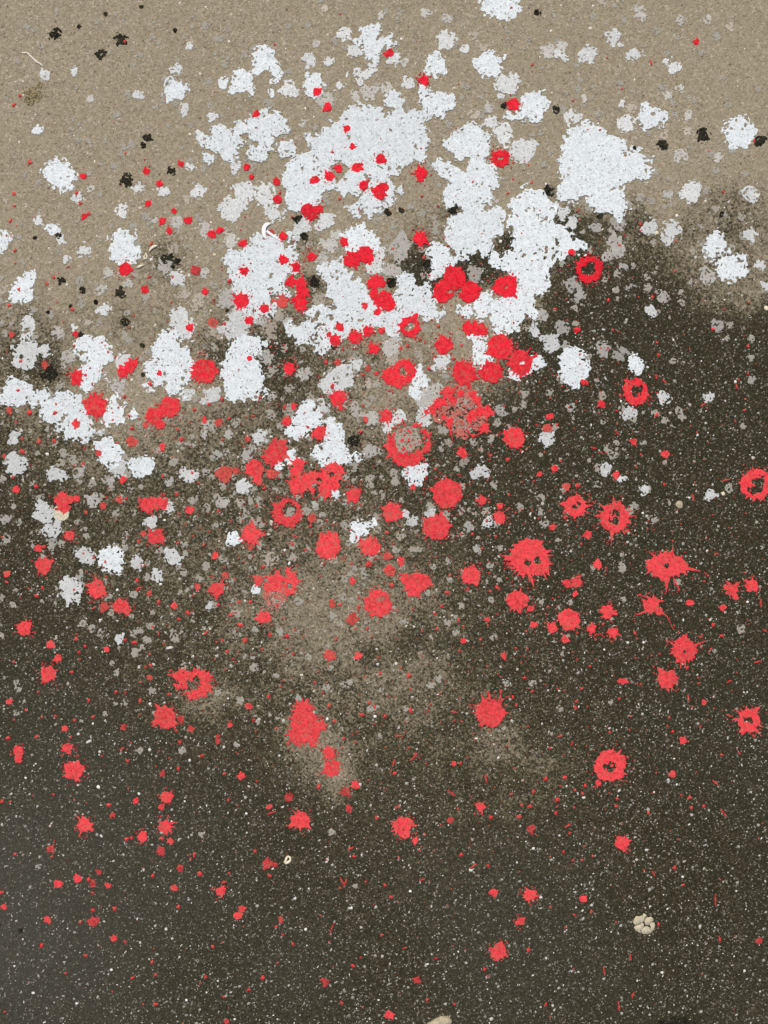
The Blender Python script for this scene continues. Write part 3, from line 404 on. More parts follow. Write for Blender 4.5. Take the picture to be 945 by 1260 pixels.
R 292 22 19|R 297 72 25;312 60 18|D 347 150 17|R 382 128 14|D 155 168 17|S 95 223 30 -20|R 195 247 33/h 203 238 3|D 360 208 12|D 256 132 9|R 545 266 35;550 295 16|R 586 317 12|R 600 350 6|R 530 377 7|R 515 87 8|S 513 50 20 -70|S 580 35 28 -40|R 718 53 10|R 740 55 8|S 828 105 25 80|S 713 158 20 40|R 812 203 19|R 845 238 8|D 706 246 12|R 743 366 8|R 836 403 6|R 853 495 15|R 872 697 28|R 38 353 7|D 88 438 9|D 454 240 8|S 525 202 20 -40|S 610 452 16 -20|R 483 470 6|D 505 512 8|D 126 593 10|R 110 612 6|D 135 640 6|S 300 620 40 -70|R 168 672 6|S 335 455 25 65|S 347 462 25 -65|D 375 747 8|R 65 788 8|D 280 803 13|D 335 873 9|D 592 796 12|D 628 860 9|R 657 720 6|R 497 914 16|R 834 783 6|D 825 757 6|S 550 685 12 -20|D 472 640 6|S 365 345 20 -30|D 378 372 7|S 785 405 24 -35
G 300 288 12|G 380 475 9
@605 920 2.7794
R 618 90 13|R 183 107 9|R 143 152 8|R 93 237 9|R 132 202 8|R 103 195 7|D 224 178 9|D 220 223 8|D 132 280 14|R 447 325 24|S 260 267 22 -35|R 267 292 6|D 245 357 8|R 345 371 6|R 308 385 5|R 278 385 6|R 626 412 8|S 553 430 16 60|R 655 470 6|R 130 503 23/k 1.3|R 312 517 12|R 98 593 17|D 125 692 9|D 201 545 5|R 283 572 5|D 252 615 5|S 475 717 18 80|S 483 846 16 -70|R 185 878 7|R 678 170 9|R 682 205 7|R 648 162 6|R 725 200 8|S 793 223 30 50|S 765 120 20 40|S 765 520 36 90|S 780 655 18 80|D 535 222 7|R 848 20 7|R 787 25 7|D 340 562 7|R 570 605 6|R 430 175 6|R 285 145 7|R 250 103 8|R 320 130 7|R 365 120 10|R 350 135 6|R 310 155 6|R 425 200 6|R 283 205 5|D 915 660 12|S 435 885 30 85|S 385 765 24 80
@470 460 3.9375
T 380 150 100;310 200 60;460 210 70|F 120 325 70|T 390 240 60
@235 690 3.9375
T 420 175 60|T 905 200 60
@470 690 3.9375
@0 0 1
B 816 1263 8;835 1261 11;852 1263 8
"""
LANDMARKS = """
75|214|white|the bright white far-left splat|bright white jagged paint splat standing alone on tan asphalt at far left
214|114|white|the upper-left spiky white splat|bright white spiky paint splat with one long spike to its left, upper left
910|163|white|the bright white far-right splat|bright white round paint splat at far right touching a black spot
611|8|white|the white splat at top edge|white paint splat cut off by the top edge of the picture
735|205|white|the upper-right white patch|big white paint patch with ragged lower tail, upper right
455|170|white|the upper central white patch|big white paint patch at upper centre dotted with many red drops
650|290|white|the largest white patch|largest white paint patch, right of centre, with a small bare hole
321|70|white|the upper white double splat|white paint splat with a trailing blob below, left of two near the top
320|165|white|the three-pronged white patch|white patch of three prongs with bare holes, left of the upper central patch
150|306|white|the white splat with husks|ragged white paint splat with cream husks at its right and red below
30|355|white|the leaning white far-left splat|leaning white paint splat with a tiny red dot at the far left
707|455|white|the lone white splat on dark|lone white paint splat on dark asphalt right of the red cluster
899|329|white|the lower right-hand white splat|white paint splat overlapped by its twin above, right side, lower of the two
881|303|white|the upper right-hand white splat|white paint splat joined to a rounder twin below it, right side, upper of the two
512|583|white|the white splat below the ring|white paint splat tucked under the biggest red ring
137|690|white|the lower-left white splat|white paint splat on dark asphalt beside a slightly smaller grey-white one, lower left
86|725|white|the lowest large white splat|pale white splat at lower left, lowest of the large white ones
806|142|white|the white splat with bare speck|white paint splat with one bare grey speck inside, joined to a smaller one, upper right
384|259|red|the heart-shaped red splat|heart-shaped bright red paint splat with two lobes on top
617|195|red|the uppermost pink-centred splat|bright red splat with a pinkish worn centre, uppermost of the ringed reds
442|317|red|the twin-lobed red splat|bright red splat of two joined round lobes on a white splat
370|360|red|the hook-shaped red splat|bright red hook-shaped splat curling down right edge of a white patch
468|362|red|the pale-centred upright splat|tall bright red splat with a pale worn centre left of the triple cluster
562|350|red|the triple red cluster|bright red cluster of three merged drops with bare cracks between them
622|353|red|the red splat on largest patch|bright red splat with a pale centre on the largest white patch
725|331|red|the ring beside largest patch|bright red paint ring with dark centre beside the largest white patch
504|402|red|the ring with black middle|bright red paint ring with a black speckled middle near the centre
785|482|red|the upper dark-side ring|bright red paint ring above a star-shaped grey splat on dark asphalt
930|597|red|the ring at right edge|red paint ring with a wide bare centre cut by the right edge
756|639|red|the spiky red ring|spiky red paint ring with drip below, larger of two neighbouring rings
709|622|red|the smaller right-hand ring|small red paint ring with spiky edge, smaller of two neighbouring rings on dark asphalt
651|686|red|the splat with two holes|big spiky red splat with two bare holes and a tail to the left
820|697|red|the splat with long drips|red splat with a round hole and long thin drips to the right and below
802|745|red|the splat with thin legs|red splat with thin crooked legs below the one with long drips
841|799|red|the lacy red splat|ragged red splat with lacy edge and pinholes, above a smaller solid one at right
820|837|red|the solid red splat at right|solid red splat just below the lacy ragged one at right
921|887|red|the splat with round hole|red splat with a single round hole at the lower right edge
750|940|red|the big lower-right splat|big red splat with lacy holes and spiky edge, lower right
603|877|red|the solid lower-centre splat|large solid spiky red splat alone below the centre
374|890|red|the three-lobed pale-red splat|solid pale red splat of three lobes on a tan dusty patch
237|841|red|the ragged lower-left ring|ragged red paint ring broken into pieces, lower left
201|881|red|the splat below ragged ring|solid red splat just below the ragged ring at lower left
550|607|red|the largest round red splat|large round solid red splat below the broken splash
536|648|red|the round splat below it|round solid red splat with white above it, just below the largest round one
502|546|red|the biggest red ring|biggest red paint ring with wide bare centre near the middle
573|488|red|the broken red splash|broken red splash with bare grey gaps and streaks in the middle
390|590|red|the wide red lump|wide lumpy red splat with a dark bare hole and a knob on top
353|630|red|the ring below wide lump|red paint ring just below the wide lumpy red splat
404|671|red|the round mid-left red splat|round solid red splat below right of a red ring
252|458|red|the big red left disc|big round red disc at the left of white paint, left of centre
118|500|red|the red disc on white|round red disc sitting at right end of a long white patch, far left
203|507|red|the three-lobed left splat|red splat of three merged lobes on tan dusty asphalt at left
188|622|red|the oblong red left splat|oblong red splat overlapping a grey one at left
465|742|red|the squarish red ring|squarish red ring with a bare notch on the tan dusty patch
511|718|red|the squarish red splat|squarish solid red splat with a white bit at its lower right corner
348|717|red|the patchy red splat|patchy lumpy red splat with bare holes left of the tan patch
78|616|red|the splat over gum disc|red splat covering the top of the flattened beige gum disc
91|949|red|the lone lower-left splat|solid red round splat alone at lower left
103|1016|red|the splat lower than it|medium red splat right of and below the lone lower-left one
370|1009|red|the round bottom-left-centre splat|round red splat with a black speck, left of two on lower dark asphalt
496|1017|red|the jagged bottom-centre splat|jagged red splat with a drip below, right of two on lower dark asphalt
613|1170|red|the lowest large red splat|red splat with ragged right edge, lowest of the larger reds
766|1037|red|the lone lower-right splat|small solid red splat alone on dark asphalt above the cracked gum
651|1101|red|the star-shaped lower splat|star-shaped red splat above the lowest large red one
793|1136|x|the cracked beige gum|x
354|1058|x|the teardrop husk|x
543|1256|x|the beige bottom-edge stone|x
75|632|x|the flattened gum disc|x
325|285|x|the white curled strip|x
40|73|x|the pale thread|x
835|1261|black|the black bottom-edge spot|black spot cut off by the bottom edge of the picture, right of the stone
"""

# ---------------------------------------------------------------- ground sheet to the horizon
def spread():
    a = list(np.arange(-1.25, 1.2501, .0125))
    x = 1.25; st = .0125
    while x < 120:
        st *= 1.35; x += st; a.append(x); a.insert(0, -x)
    return np.array(a)
gx = spread(); gy = spread()
GX, GY = np.meshgrid(gx, gy)
V = np.stack([GX.ravel(), GY.ravel(), np.zeros(GX.size)], 1)
nx_, ny_ = len(gx), len(gy)
I = np.arange(nx_ * ny_).reshape(ny_, nx_)
Q = np.stack([I[:-1, :-1].ravel(), I[:-1, 1:].ravel(), I[1:, 1:].ravel(), I[1:, :-1].ravel()], 1)
me = mesh_from('pavement', V, [Q], M_ASPH)
PXg, PYg = GX / S + 472.5, 630 - GY / S
at = me.attributes.new('dust', 'FLOAT', 'POINT'); at.data.foreach_set('value', dust_at(PXg, PYg).ravel().astype(np.float32))
at = me.attributes.new('sheen', 'FLOAT', 'POINT'); at.data.foreach_set('value', sheen_at(PXg, PYg).ravel().astype(np.float32))
pavement = link('pavement', me, kind='structure', label='worn asphalt pavement, dusty tan above and dark speckled below')

# stone chips set into the asphalt: small flat-topped stones, each its own size, turn and height
def chips(n, x0, x1, y0, y1, smin, smax, power):
    cx = RNG.uniform(x0, x1, n); cy = RNG.uniform(y0, y1, n)
    u = RNG.random(n)
    r = smin + (smax - smin) * u ** power
    K = 6
    ang = RNG.uniform(0, 6.283, n)[:, None] + (np.arange(K)[None] + RNG.uniform(-.3, .3, (n, K))) * (6.283 / K)
    rad = r[:, None] * RNG.uniform(.65, 1.2, (n, K))
    el = RNG.uniform(.30, 1.0, n)[:, None]
    th = (RNG.normal(.9, .7, n))[:, None]
    ex, ey = np.cos(ang) * rad, np.sin(ang) * rad * el
    X = cx[:, None] + ex * np.cos(th) - ey * np.sin(th)
    Y = cy[:, None] + ex * np.sin(th) + ey * np.cos(th)
    z = RNG.uniform(.00012, .00042, n)[:, None] + RNG.uniform(-.00006, .00006, (n, K))
    top = np.stack([cx[:, None] + (X - cx[:, None]) * .86, cy[:, None] + (Y - cy[:, None]) * .86, z], 2)
    bot = np.stack([X, Y, np.full_like(X, -.0002)], 2)
    V = np.concatenate([top, bot], 1).reshape(-1, 3)
    b0 = (np.arange(n) * 2 * K)[:, None]
    tops = b0 + np.arange(K)[None]
    k = np.arange(K); k2 = (k + 1) % K
    side = np.stack([b0 + K + k, b0 + K + k2, b0 + k2, b0 + k], 2).reshape(-1, 4)
    return V, tops, side
parts = [chips(50000, -.98, .98, -1.12, 1.12, .0007, .0015, 1.3), chips(36000, -.98, .98, -1.12, 1.12, .0014, .0034, 2.3)]
V = np.concatenate([q[0] for q in parts]); off = len(parts[0][0])
tops = np.concatenate([parts[0][1], parts[1][1] + off]); side = np.concatenate([parts[0][2], parts[1][2] + off])
me = mesh_from('stone_chip_speckle', V, [tops, side], M_CHIP)
at = me.attributes.new('dust', 'FLOAT', 'POINT'); at.data.foreach_set('value', dust_at(V[:, 0] / S + 472.5, 630 - V[:, 1] / S).astype(np.float32))
link('stone_chip_speckle', me, kind='stuff', parent=pavement)

# ---------------------------------------------------------------- the catalogue of splats
class Sp: pass
def parse(text):
    out = []; ox = oy = 0; sc = 1
    for line in text.strip().splitlines():
        if line[0] == '@':
            a = line[1:].split(); ox, oy, sc = float(a[0]), float(a[1]), float(a[2]); continue
        for it in line.split('|'):
            it = it.strip()
            if not it: continue
            seg = it.split('/')
            s = Sp(); s.kind = seg[0][0]; s.spike = 1.0; s.holes = []; s.ring = None
            if s.kind == 'S':
                x, y, ln, an = map(float, seg[0][1:].split())
                x, y, ln = ox + x / sc, oy + y / sc, ln / sc
                c, q = math.cos(math.radians(an)), math.sin(math.radians(an))
                s.lobes = [(x + c * ln * u, y + q * ln * u, 1.35 * (1 - abs(u) * .7)) for u in np.linspace(-.5, .5, 9)]
            else:
                s.lobes = []
                for tr in seg[0][1:].split(';'):
                    if tr.strip():
                        x, y, r = map(float, tr.split()); s.lobes.append((ox + x / sc, oy + y / sc, r / sc))
            for sg in seg[1:]:
                if sg[0] == 'd':                                     # a drip: a thin tapering run
                    for tr in sg[1:].split(';'):
                        a = list(map(float, tr.split()))
                        ln = math.hypot(a[3] - a[0], a[4] - a[1]) / sc
                        for u in np.linspace(0, 1, int(ln / .8) + 2):
                            wv = (float(_hash(np.array([int(a[0] + u * 40)]), np.array([int(a[1])]), 8)[0]) - .5) * 1.1
                            s.lobes.append((ox + (a[0] + (a[3] - a[0]) * u) / sc + wv * .5, oy + (a[1] + (a[4] - a[1]) * u) / sc + wv * .5, max(.5, .6 * (a[2] + (a[5] - a[2]) * u) / sc * (1 + .5 * wv))))
                elif sg[0] == 'k': s.spike = float(sg[1:])
                elif sg[0] == 'h':
                    for tr in sg[1:].split(';'):
                        x, y, r = map(float, tr.split()); s.holes.append((ox + x / sc, oy + y / sc, r / sc))
                elif sg[0] == 'i':
                    for k_, tr in enumerate(sg[1:].split(';')):
                        a = list(map(float, tr.split()))
                        if len(a) == 1: hx, hy = s.lobes[0][:2]
                        else: hx, hy = ox + a[1] / sc, oy + a[2] / sc
                        s.holes.append((hx, hy, -a[0] / sc))      # negative radius: speckled hole
                        s.ring = True
            L = np.array(s.lobes)
            s.rmax = L[:, 2].max()
            s.area = None
            wgt = L[:, 2] ** 2
            s.cx, s.cy = float((L[:, 0] * wgt).sum() / wgt.sum()), float((L[:, 1] * wgt).sum() / wgt.sum())
            s.bb = (float((L[:, 0] - L[:, 2]).min()), float((L[:, 1] - L[:, 2]).min()), float((L[:, 0] + L[:, 2]).max()), float((L[:, 1] + L[:, 2]).max()))
            out.append(s)
    return out
SPL = parse(DATA)

STEP = .7
def field(s, idx):
    pad = 10 if s.kind == 'R' and s.rmax > 8 else 6
    x0 = math.floor((s.bb[0] - pad) / STEP) * STEP; y0 = math.floor((s.bb[1] - pad) / STEP) * STEP
    X = np.arange(x0, s.bb[2] + pad, STEP); Y = np.arange(y0, s.bb[3] + pad, STEP)
    GX, GY = np.meshgrid(X, Y)
    red = s.kind in 'RDST'
    F = np.full(GX.shape, -99.0); RM = np.full(GX.shape, 1.0)
    for (lx, ly, r) in s.lobes:
        dx, dy = GX - lx, GY - ly
        d = np.hypot(dx, dy)
        rr = r
        if s.kind in 'RD' and r > 2.2 and r > .3 * s.rmax:
            th = np.arctan2(dy, dx)
            k = max(9, min(64, r * 3.0))
            u = (th / 6.2832 + .5) * k
            n1 = vnoise(u, np.full_like(u, idx * 3.7), 1.0, 21)
            n2 = vnoise((th / 6.2832 + .5) * 5, np.full_like(u, idx * 1.3), 1.0, 22)
            amp = min(1.0, r / 9)
            rr = r * (1 + .12 * (n2 - .5)) + s.spike * amp * (n1 ** 4 * 7.5 - 1.2)
        elif r > 2 and not red:
            th = np.arctan2(dy, dx)
            n2 = vnoise((th / 6.2832 + .5) * 7, np.full_like(th, idx * 1.3), 1.0, 22)
            rr = r * (1 + .26 * (n2 - .5))
        f = rr - d
        RM = np.where(f > F, r, RM)
        F = np.maximum(F, f)
    e = np.clip(RM / 8, .08, 1.0)
    deep = F.copy()
    cd, cv = cells(GX, GY, 3.4, 61)
    fine = vnoise(GX, GY, 2.0, 62)
    if red:
        if s.kind != 'S':
            F = F + e * ((cv - .5) * 2.2 + (vnoise(GX, GY, 4.5, 63) - .5) * 2.6)
        pin = (.90 + .08 * float(_hash(np.array([idx]), np.array([3]), 5)[0]) if s.kind == 'R' else .84) - (fine * .7 + cv * .3) - .06 * vnoise(GX, GY, 9, 71)
        if s.kind == 'T': F = np.minimum(F + (vnoise(GX, GY, 12, 63) - .5) * 12, (.56 - fine * .5 - cv * .5) * 9)
        elif s.rmax > 3: F = np.minimum(F, np.where((deep > 1) & (RM > 2.5), pin * 14, F))
    elif s.kind in 'BO':
        F = F + e * ((cv - .5) * 6 + (vnoise(GX, GY, 5, 63) - .5) * 3.5) + .4
        if s.rmax > 3: F = np.minimum(F, (.74 - fine) * 8 + .2)
    else:
        a = {'W': 1.0, 'V': .95, 'G': .85, 'F': .9}[s.kind]
        F = F + a * e * ((cv - .5) * 6.5 + (vnoise(GX, GY, 7, 63) - .5) * 6.5 + (vnoise(GX, GY, 15, 68) - .54) * (11 if len(s.lobes) > 4 else 5))
        thr = {'W': .76, 'V': .76, 'G': .72, 'F': .62}[s.kind]
        edge = np.clip(deep / 9, 0, 1) * .15
        if s.rmax > 3:
            F = np.minimum(F, (thr + edge - fine) * 9)
            patch = vnoise(GX, GY, 26, 64)
            F = np.minimum(F, np.where(patch > .80, (.80 - cv) * 9, 9))
    for (hx, hy, r) in s.holes:
        d = np.hypot(GX - hx, GY - hy)
        if r > 0:
            F = np.minimum(F, d - r + (cv - .5) * 3)
        else:
            q = d + r * 1.12 + (cv - .5) * 5 + (vnoise(GX, GY, 5, 66) - .5) * 4 + (vnoise(GX, GY, 11, 67) - .5) * min(9, -r * 1.0)
            keep = (cv - .86) * 12
            F = np.minimum(F, np.maximum(q, keep))
    F[0, :] = F[-1, :] = -1; F[:, 0] = F[:, -1] = -1
    return F, X, Y

# ---- which splats become things of their own (the 300 largest of each kind), the rest go into one object
def famof(s): return 'red' if s.kind in 'RDST' else ('black' if s.kind in 'BO' else 'white')
for s in SPL:
    s.fam = famof(s)
    s.req = math.sqrt(sum(l[2] ** 2 for l in s.lobes)) if len(s.lobes) < 3 or (s.lobes[0][2] > 4 * s.lobes[-1][2]) else max(s.rmax, math.sqrt((s.bb[2] - s.bb[0]) * (s.bb[3] - s.bb[1])) / 2.4)
    if s.kind == 'S': s.req = 2.2
    s.infr = s.bb[2] > 1 and s.bb[0] < 944 and s.bb[3] > 1 and s.bb[1] < 1259
def dim(o, a): return tuple(max(0, c * a) for c in o)
def tint(s):
    q = RNG.uniform(-1, 1)
    low = float(sstep(350, 700, s.cy))
    d = float(dust_at(s.cx, s.cy))
    if s.kind in 'RS':
        a = np.array((.80, .016, .036)) * (1 - low) + np.array((.84, .062, .075)) * low
        return tuple(a * (1 + .09 * q))
    if s.kind == 'D':
        a = np.array((.50, .045, .05)) if s.cy > 850 or s.cy < 350 else np.array((.62, .075, .065))
        return tuple(a * (1 + .14 * q))
    if s.kind == 'T': return (.52, .17, .14)
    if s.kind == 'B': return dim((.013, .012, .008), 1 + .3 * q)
    if s.kind == 'O': return (.12, .10, .055)
    if s.kind == 'W':
        return dim((.73, .785, .80), 1 + .05 * q)
    if s.kind == 'V':
        return dim((.67, .69, .68), (.78 + .22 * max(d, .45)) * (1 + .07 * q))
    if s.kind == 'G':
        return dim((.53, .515, .465), (.66 + .34 * d) * (1 + .1 * q))
    return dim((.50, .445, .36), (.56 + .44 * d) * (1 + .08 * q))

# ---- landmarks with labels written by hand: (x, y, family, short phrase, full label)
LMK = []
for ln in LANDMARKS.strip().splitlines():
    a = [q.strip() for q in ln.split('|')]
    LMK.append((float(a[0]), float(a[1]), a[2], a[3], a[4]))
pts = []
for (x, y, fam, ph, full) in LMK:
    if fam in ('red', 'white', 'black'):
        c = min((s for s in SPL if s.fam == fam and s.req > 3 and not getattr(s, 'label', None)),
                key=lambda s: min(max(0, math.hypot(x - l[0], y - l[1]) - .6 * l[2]) for l in s.lobes) + .02 * math.hypot(s.cx - x, s.cy - y) - .02 * s.req)
        c.label = full; c.req += 100
    pts.append((x, y, ph))
solo = []
rest = {'red': [], 'white': [], 'black': []}
for fam, cap in (('white', 300), ('black', 80), ('red', 300)):
    L = sorted([s for s in SPL if s.fam == fam], key=lambda s: -s.req)
    k = 0
    for s in L:
        if s.infr and k < cap - 4 and s.req > 1.9: solo.append(s); k += 1
        else: rest[fam].append(s)
for s in SPL:
    if s.req > 100: s.req -= 100

# ---- labels for the others: look + side of the nearest landmark + rank among its look-alikes
def look(s):
    r = s.req
    size = 'tiny' if r < 3.1 else 'small' if r < 4.8 else 'medium' if r < 8 else 'large'
    n = len([l for l in s.lobes if l[2] > .35 * s.rmax])
    if s.kind == 'S': return 'thin red paint streak'
    hue = {'R': 'bright red', 'D': 'dull red', 'T': 'faint pink', 'W': 'white', 'V': 'pale grey', 'G': 'grey', 'F': 'faint beige', 'B': 'black', 'O': 'olive brown'}[s.kind]
    shp = 'ring' if s.ring else 'blotch' if n >= 3 else 'dot' if r < 4.8 and s.fam == 'red' else 'spot' if r < 6 else 'splat'
    if s.fam == 'black': return f'{size} {hue} grainy spot'
    return f'{size} {hue} paint {shp}'
DIRS = ['right of', 'below right of', 'below', 'below left of', 'left of', 'above left of', 'above', 'above right of']
def sector(x, y, p):
    a = math.degrees(math.atan2(y - p[1], x - p[0])) % 360
    return DIRS[int(((a + 22.5) % 360) // 45)]
ORD = ['nearest', 'second nearest', 'third nearest', 'fourth nearest', 'fifth nearest', 'sixth nearest', 'seventh nearest', 'eighth nearest', 'ninth nearest', 'tenth nearest']
bylook = {}
for s in SPL:
    s.look = look(s); bylook.setdefault(s.look, []).append(s)
used = set()
for s in solo:
    if getattr(s, 'label', None): used.add(s.label); continue
    best = None
    for p in sorted(pts, key=lambda p: math.hypot(p[0] - s.cx, p[1] - s.cy))[:14]:
        ds = math.hypot(p[0] - s.cx, p[1] - s.cy)
        if ds < 3: continue
        sec = sector(s.cx, s.cy, p)
        rk = sum(1 for o in bylook[s.look] if o is not s and sector(o.cx, o.cy, p) == sec and math.hypot(p[0] - o.cx, p[1] - o.cy) < ds)
        if rk >= len(ORD): continue
        lb = f'{ORD[rk]} {s.look} {sec} {p[2]}'
        if lb in used or len(lb.split()) > 15: continue
        cost = ds + 55 * rk
        if best is None or cost < best[0]: best = (cost, lb)
    s.label = best[1] if best else f'{s.look} on the asphalt'
    used.add(s.label)

# ---- stacking: a splat lies above every earlier splat whose box it meets
order = {'F': 0, 'G': 1, 'V': 2, 'W': 3, 'O': 4, 'B': 5, 'T': 5.5, 'D': 6, 'S': 7, 'R': 8}
solo.sort(key=lambda s: (order[s.kind], -s.req))
done = []
LV = .00008
BASE = .00055
NAMES = {'R': 'red_paint_splat', 'D': 'red_paint_splat', 'T': 'red_paint_splat', 'S': 'red_paint_streak', 'W': 'white_paint_splat', 'V': 'white_paint_splat',
         'G': 'grey_paint_splat', 'F': 'grey_paint_splat', 'B': 'black_spot', 'O': 'olive_stain'}
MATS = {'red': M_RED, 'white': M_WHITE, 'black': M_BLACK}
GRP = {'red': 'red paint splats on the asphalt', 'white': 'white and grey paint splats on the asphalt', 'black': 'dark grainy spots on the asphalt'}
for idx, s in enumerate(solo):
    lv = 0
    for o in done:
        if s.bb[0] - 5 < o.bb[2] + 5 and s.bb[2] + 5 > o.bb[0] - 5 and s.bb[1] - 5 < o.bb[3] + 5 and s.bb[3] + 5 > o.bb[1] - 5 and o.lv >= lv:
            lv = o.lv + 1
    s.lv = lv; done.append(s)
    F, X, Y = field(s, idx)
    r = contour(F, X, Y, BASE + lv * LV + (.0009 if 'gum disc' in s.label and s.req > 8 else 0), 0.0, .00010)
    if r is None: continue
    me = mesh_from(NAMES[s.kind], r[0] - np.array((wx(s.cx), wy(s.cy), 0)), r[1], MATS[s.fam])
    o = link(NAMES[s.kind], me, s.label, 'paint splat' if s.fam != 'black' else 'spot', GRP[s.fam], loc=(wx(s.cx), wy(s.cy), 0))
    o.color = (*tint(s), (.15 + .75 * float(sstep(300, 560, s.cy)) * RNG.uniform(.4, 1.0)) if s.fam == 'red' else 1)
TOP = BASE + LV * (max(s.lv for s in solo) + 1)

def top_under(x, y, red=False):
    lv = [s.lv for s in solo if (red or s.kind not in 'RDST') and s.bb[0] - 5 < x < s.bb[2] + 5 and s.bb[1] - 5 < y < s.bb[3] + 5]
    return BASE + LV * (max(lv) + 1) if lv else .00045

# ---- the countless smaller specks, one object per colour
def specks(name, items, m, col, z0):
    Vs = []; T = []; off = 0
    K = 11
    for i, (x, y, r) in enumerate(items):
        a = RNG.uniform(0, 6.28) + np.arange(K) * (6.2832 / K)
        rad = r * RNG.uniform(.5, 1.35, K); el = RNG.uniform(.6, 1)
        th = RNG.uniform(0, 3.14)
        ex, ey = np.cos(a) * rad, np.sin(a) * rad * el
        X = x + ex * math.cos(th) - ey * math.sin(th); Y = y + ex * math.sin(th) + ey * math.cos(th)
        z = (top_under(x, y, True) + .00006 if z0 is None else z0) + RNG.uniform(0, .00004)
        top = np.stack([wx(x + (X - x) * .985), wy(y + (Y - y) * .985), np.full(K, z)], 1)
        bot = np.stack([wx(X), wy(Y), np.full(K, 0.0)], 1)
        Vs.append(np.concatenate([top, bot]))
    V = np.concatenate(Vs); n = len(items)
    b0 = (np.arange(n) * 2 * K)[:, None]
    k = np.arange(K); k2 = (k + 1) % K
    tops = (b0 + np.arange(K)[None])[:, ::-1]
    side = np.stack([b0 + k, b0 + k2, b0 + K + k2, b0 + K + k], 2).reshape(-1, 4)
    me = mesh_from(name, V, [tops, side], m)
    o = link(name, me, kind='stuff')
    o.color = (*col, 1)
    return o
def scatter(n, fn, r0, r1, pw):
    out = []
    while len(out) < n:
        x, y = RNG.uniform(-120, 1065), RNG.uniform(-60, 1330)
        if RNG.random() < fn(x, y): out.append((x, y, r0 + (r1 - r0) * RNG.random() ** pw))
    return out
def fringe():
    out = []
    for s in solo:
        if s.kind == 'R' and s.rmax > 6:
            for _ in range(int(s.rmax * 1.6)):
                a = RNG.uniform(0, 6.28); d = s.rmax * (1.0 + .55 * RNG.random() ** 1.5) + 1.5
                lx, ly, lr = s.lobes[RNG.integers(len(s.lobes))]
                out.append((lx + math.cos(a) * (d - s.rmax + lr), ly + math.sin(a) * (d - s.rmax + lr), RNG.uniform(.5, 1.3)))
    return out
def lob(L): return [l for s in L for l in s.lobes]
redp = lambda x, y: .95 * math.exp(-((x - 450) / 330) ** 2 - ((y - 520) / 250) ** 2) + .45 * math.exp(-((x - 700) / 260) ** 2 - ((y - 800) / 230) ** 2) + .12 * math.exp(-((x - 300) / 380) ** 2 - ((y - 950) / 260) ** 2)
o = specks('red_paint_specks', lob(rest['red']) + fringe() + scatter(1500, redp, .55, 1.7, 2.4), M_RED, (.74, .05, .055), None)
o['label'] = 'countless tiny red paint specks sprinkled between the larger splats'; o['category'] = 'paint specks'
o = specks('dull_red_specks', scatter(900, redp, .6, 2.3, 2.2), M_RED, (.42, .06, .055), BASE - .00008)
o['label'] = 'faint thin dull red specks soaked into the asphalt'; o['category'] = 'paint specks'
gryp = lambda x, y: .9 * math.exp(-((x - 350) / 330) ** 2 - ((y - 560) / 190) ** 2) + .5 * math.exp(-((x - 480) / 420) ** 2 - ((y - 200) / 200) ** 2)
def grainy(name, items, m, col, z):
    """all the small pale spots in one relief: broken up over the grains like the larger ones"""
    X = np.arange(-130, 1075, STEP); Y = np.arange(-70, 1340, STEP)
    F = np.full((len(Y), len(X)), -5.0)
    for (x, y, r) in items:
        i0, i1 = np.searchsorted(X, [x - r - 4, x + r + 4]); j0, j1 = np.searchsorted(Y, [y - r - 4, y + r + 4])
        if i1 <= i0 or j1 <= j0: continue
        gx_, gy_ = np.meshgrid(X[i0:i1], Y[j0:j1])
        F[j0:j1, i0:i1] = np.maximum(F[j0:j1, i0:i1], r - np.hypot(gx_ - x, gy_ - y))
    gx_, gy_ = np.meshgrid(X, Y)
    near = F > -4
    cv = np.zeros(F.shape); fine = np.zeros(F.shape)
    cv[near] = cells(gx_[near], gy_[near], 3.0, 61)[1]; fine[near] = vnoise(gx_[near], gy_[near], 2.0, 62)
    F = np.where(near, np.minimum(F + (cv - .5) * 3.6, (.72 - fine) * 9), F)
    F[0, :] = F[-1, :] = -1; F[:, 0] = F[:, -1] = -1
    r = contour(F, X, Y, z, 0.0, .00008)
    o = link(name, mesh_from(name, r[0], r[1], m), kind='stuff')
    o.color = (*col, 1)
    return o
o = grainy('grey_paint_specks', lob(rest['white']) + scatter(1500, gryp, 1.2, 5.6, 1.9), M_WHITE, (.36, .34, .285), BASE - .0001)
o['label'] = 'many small faint grey paint specks scattered over the asphalt'; o['category'] = 'paint specks'

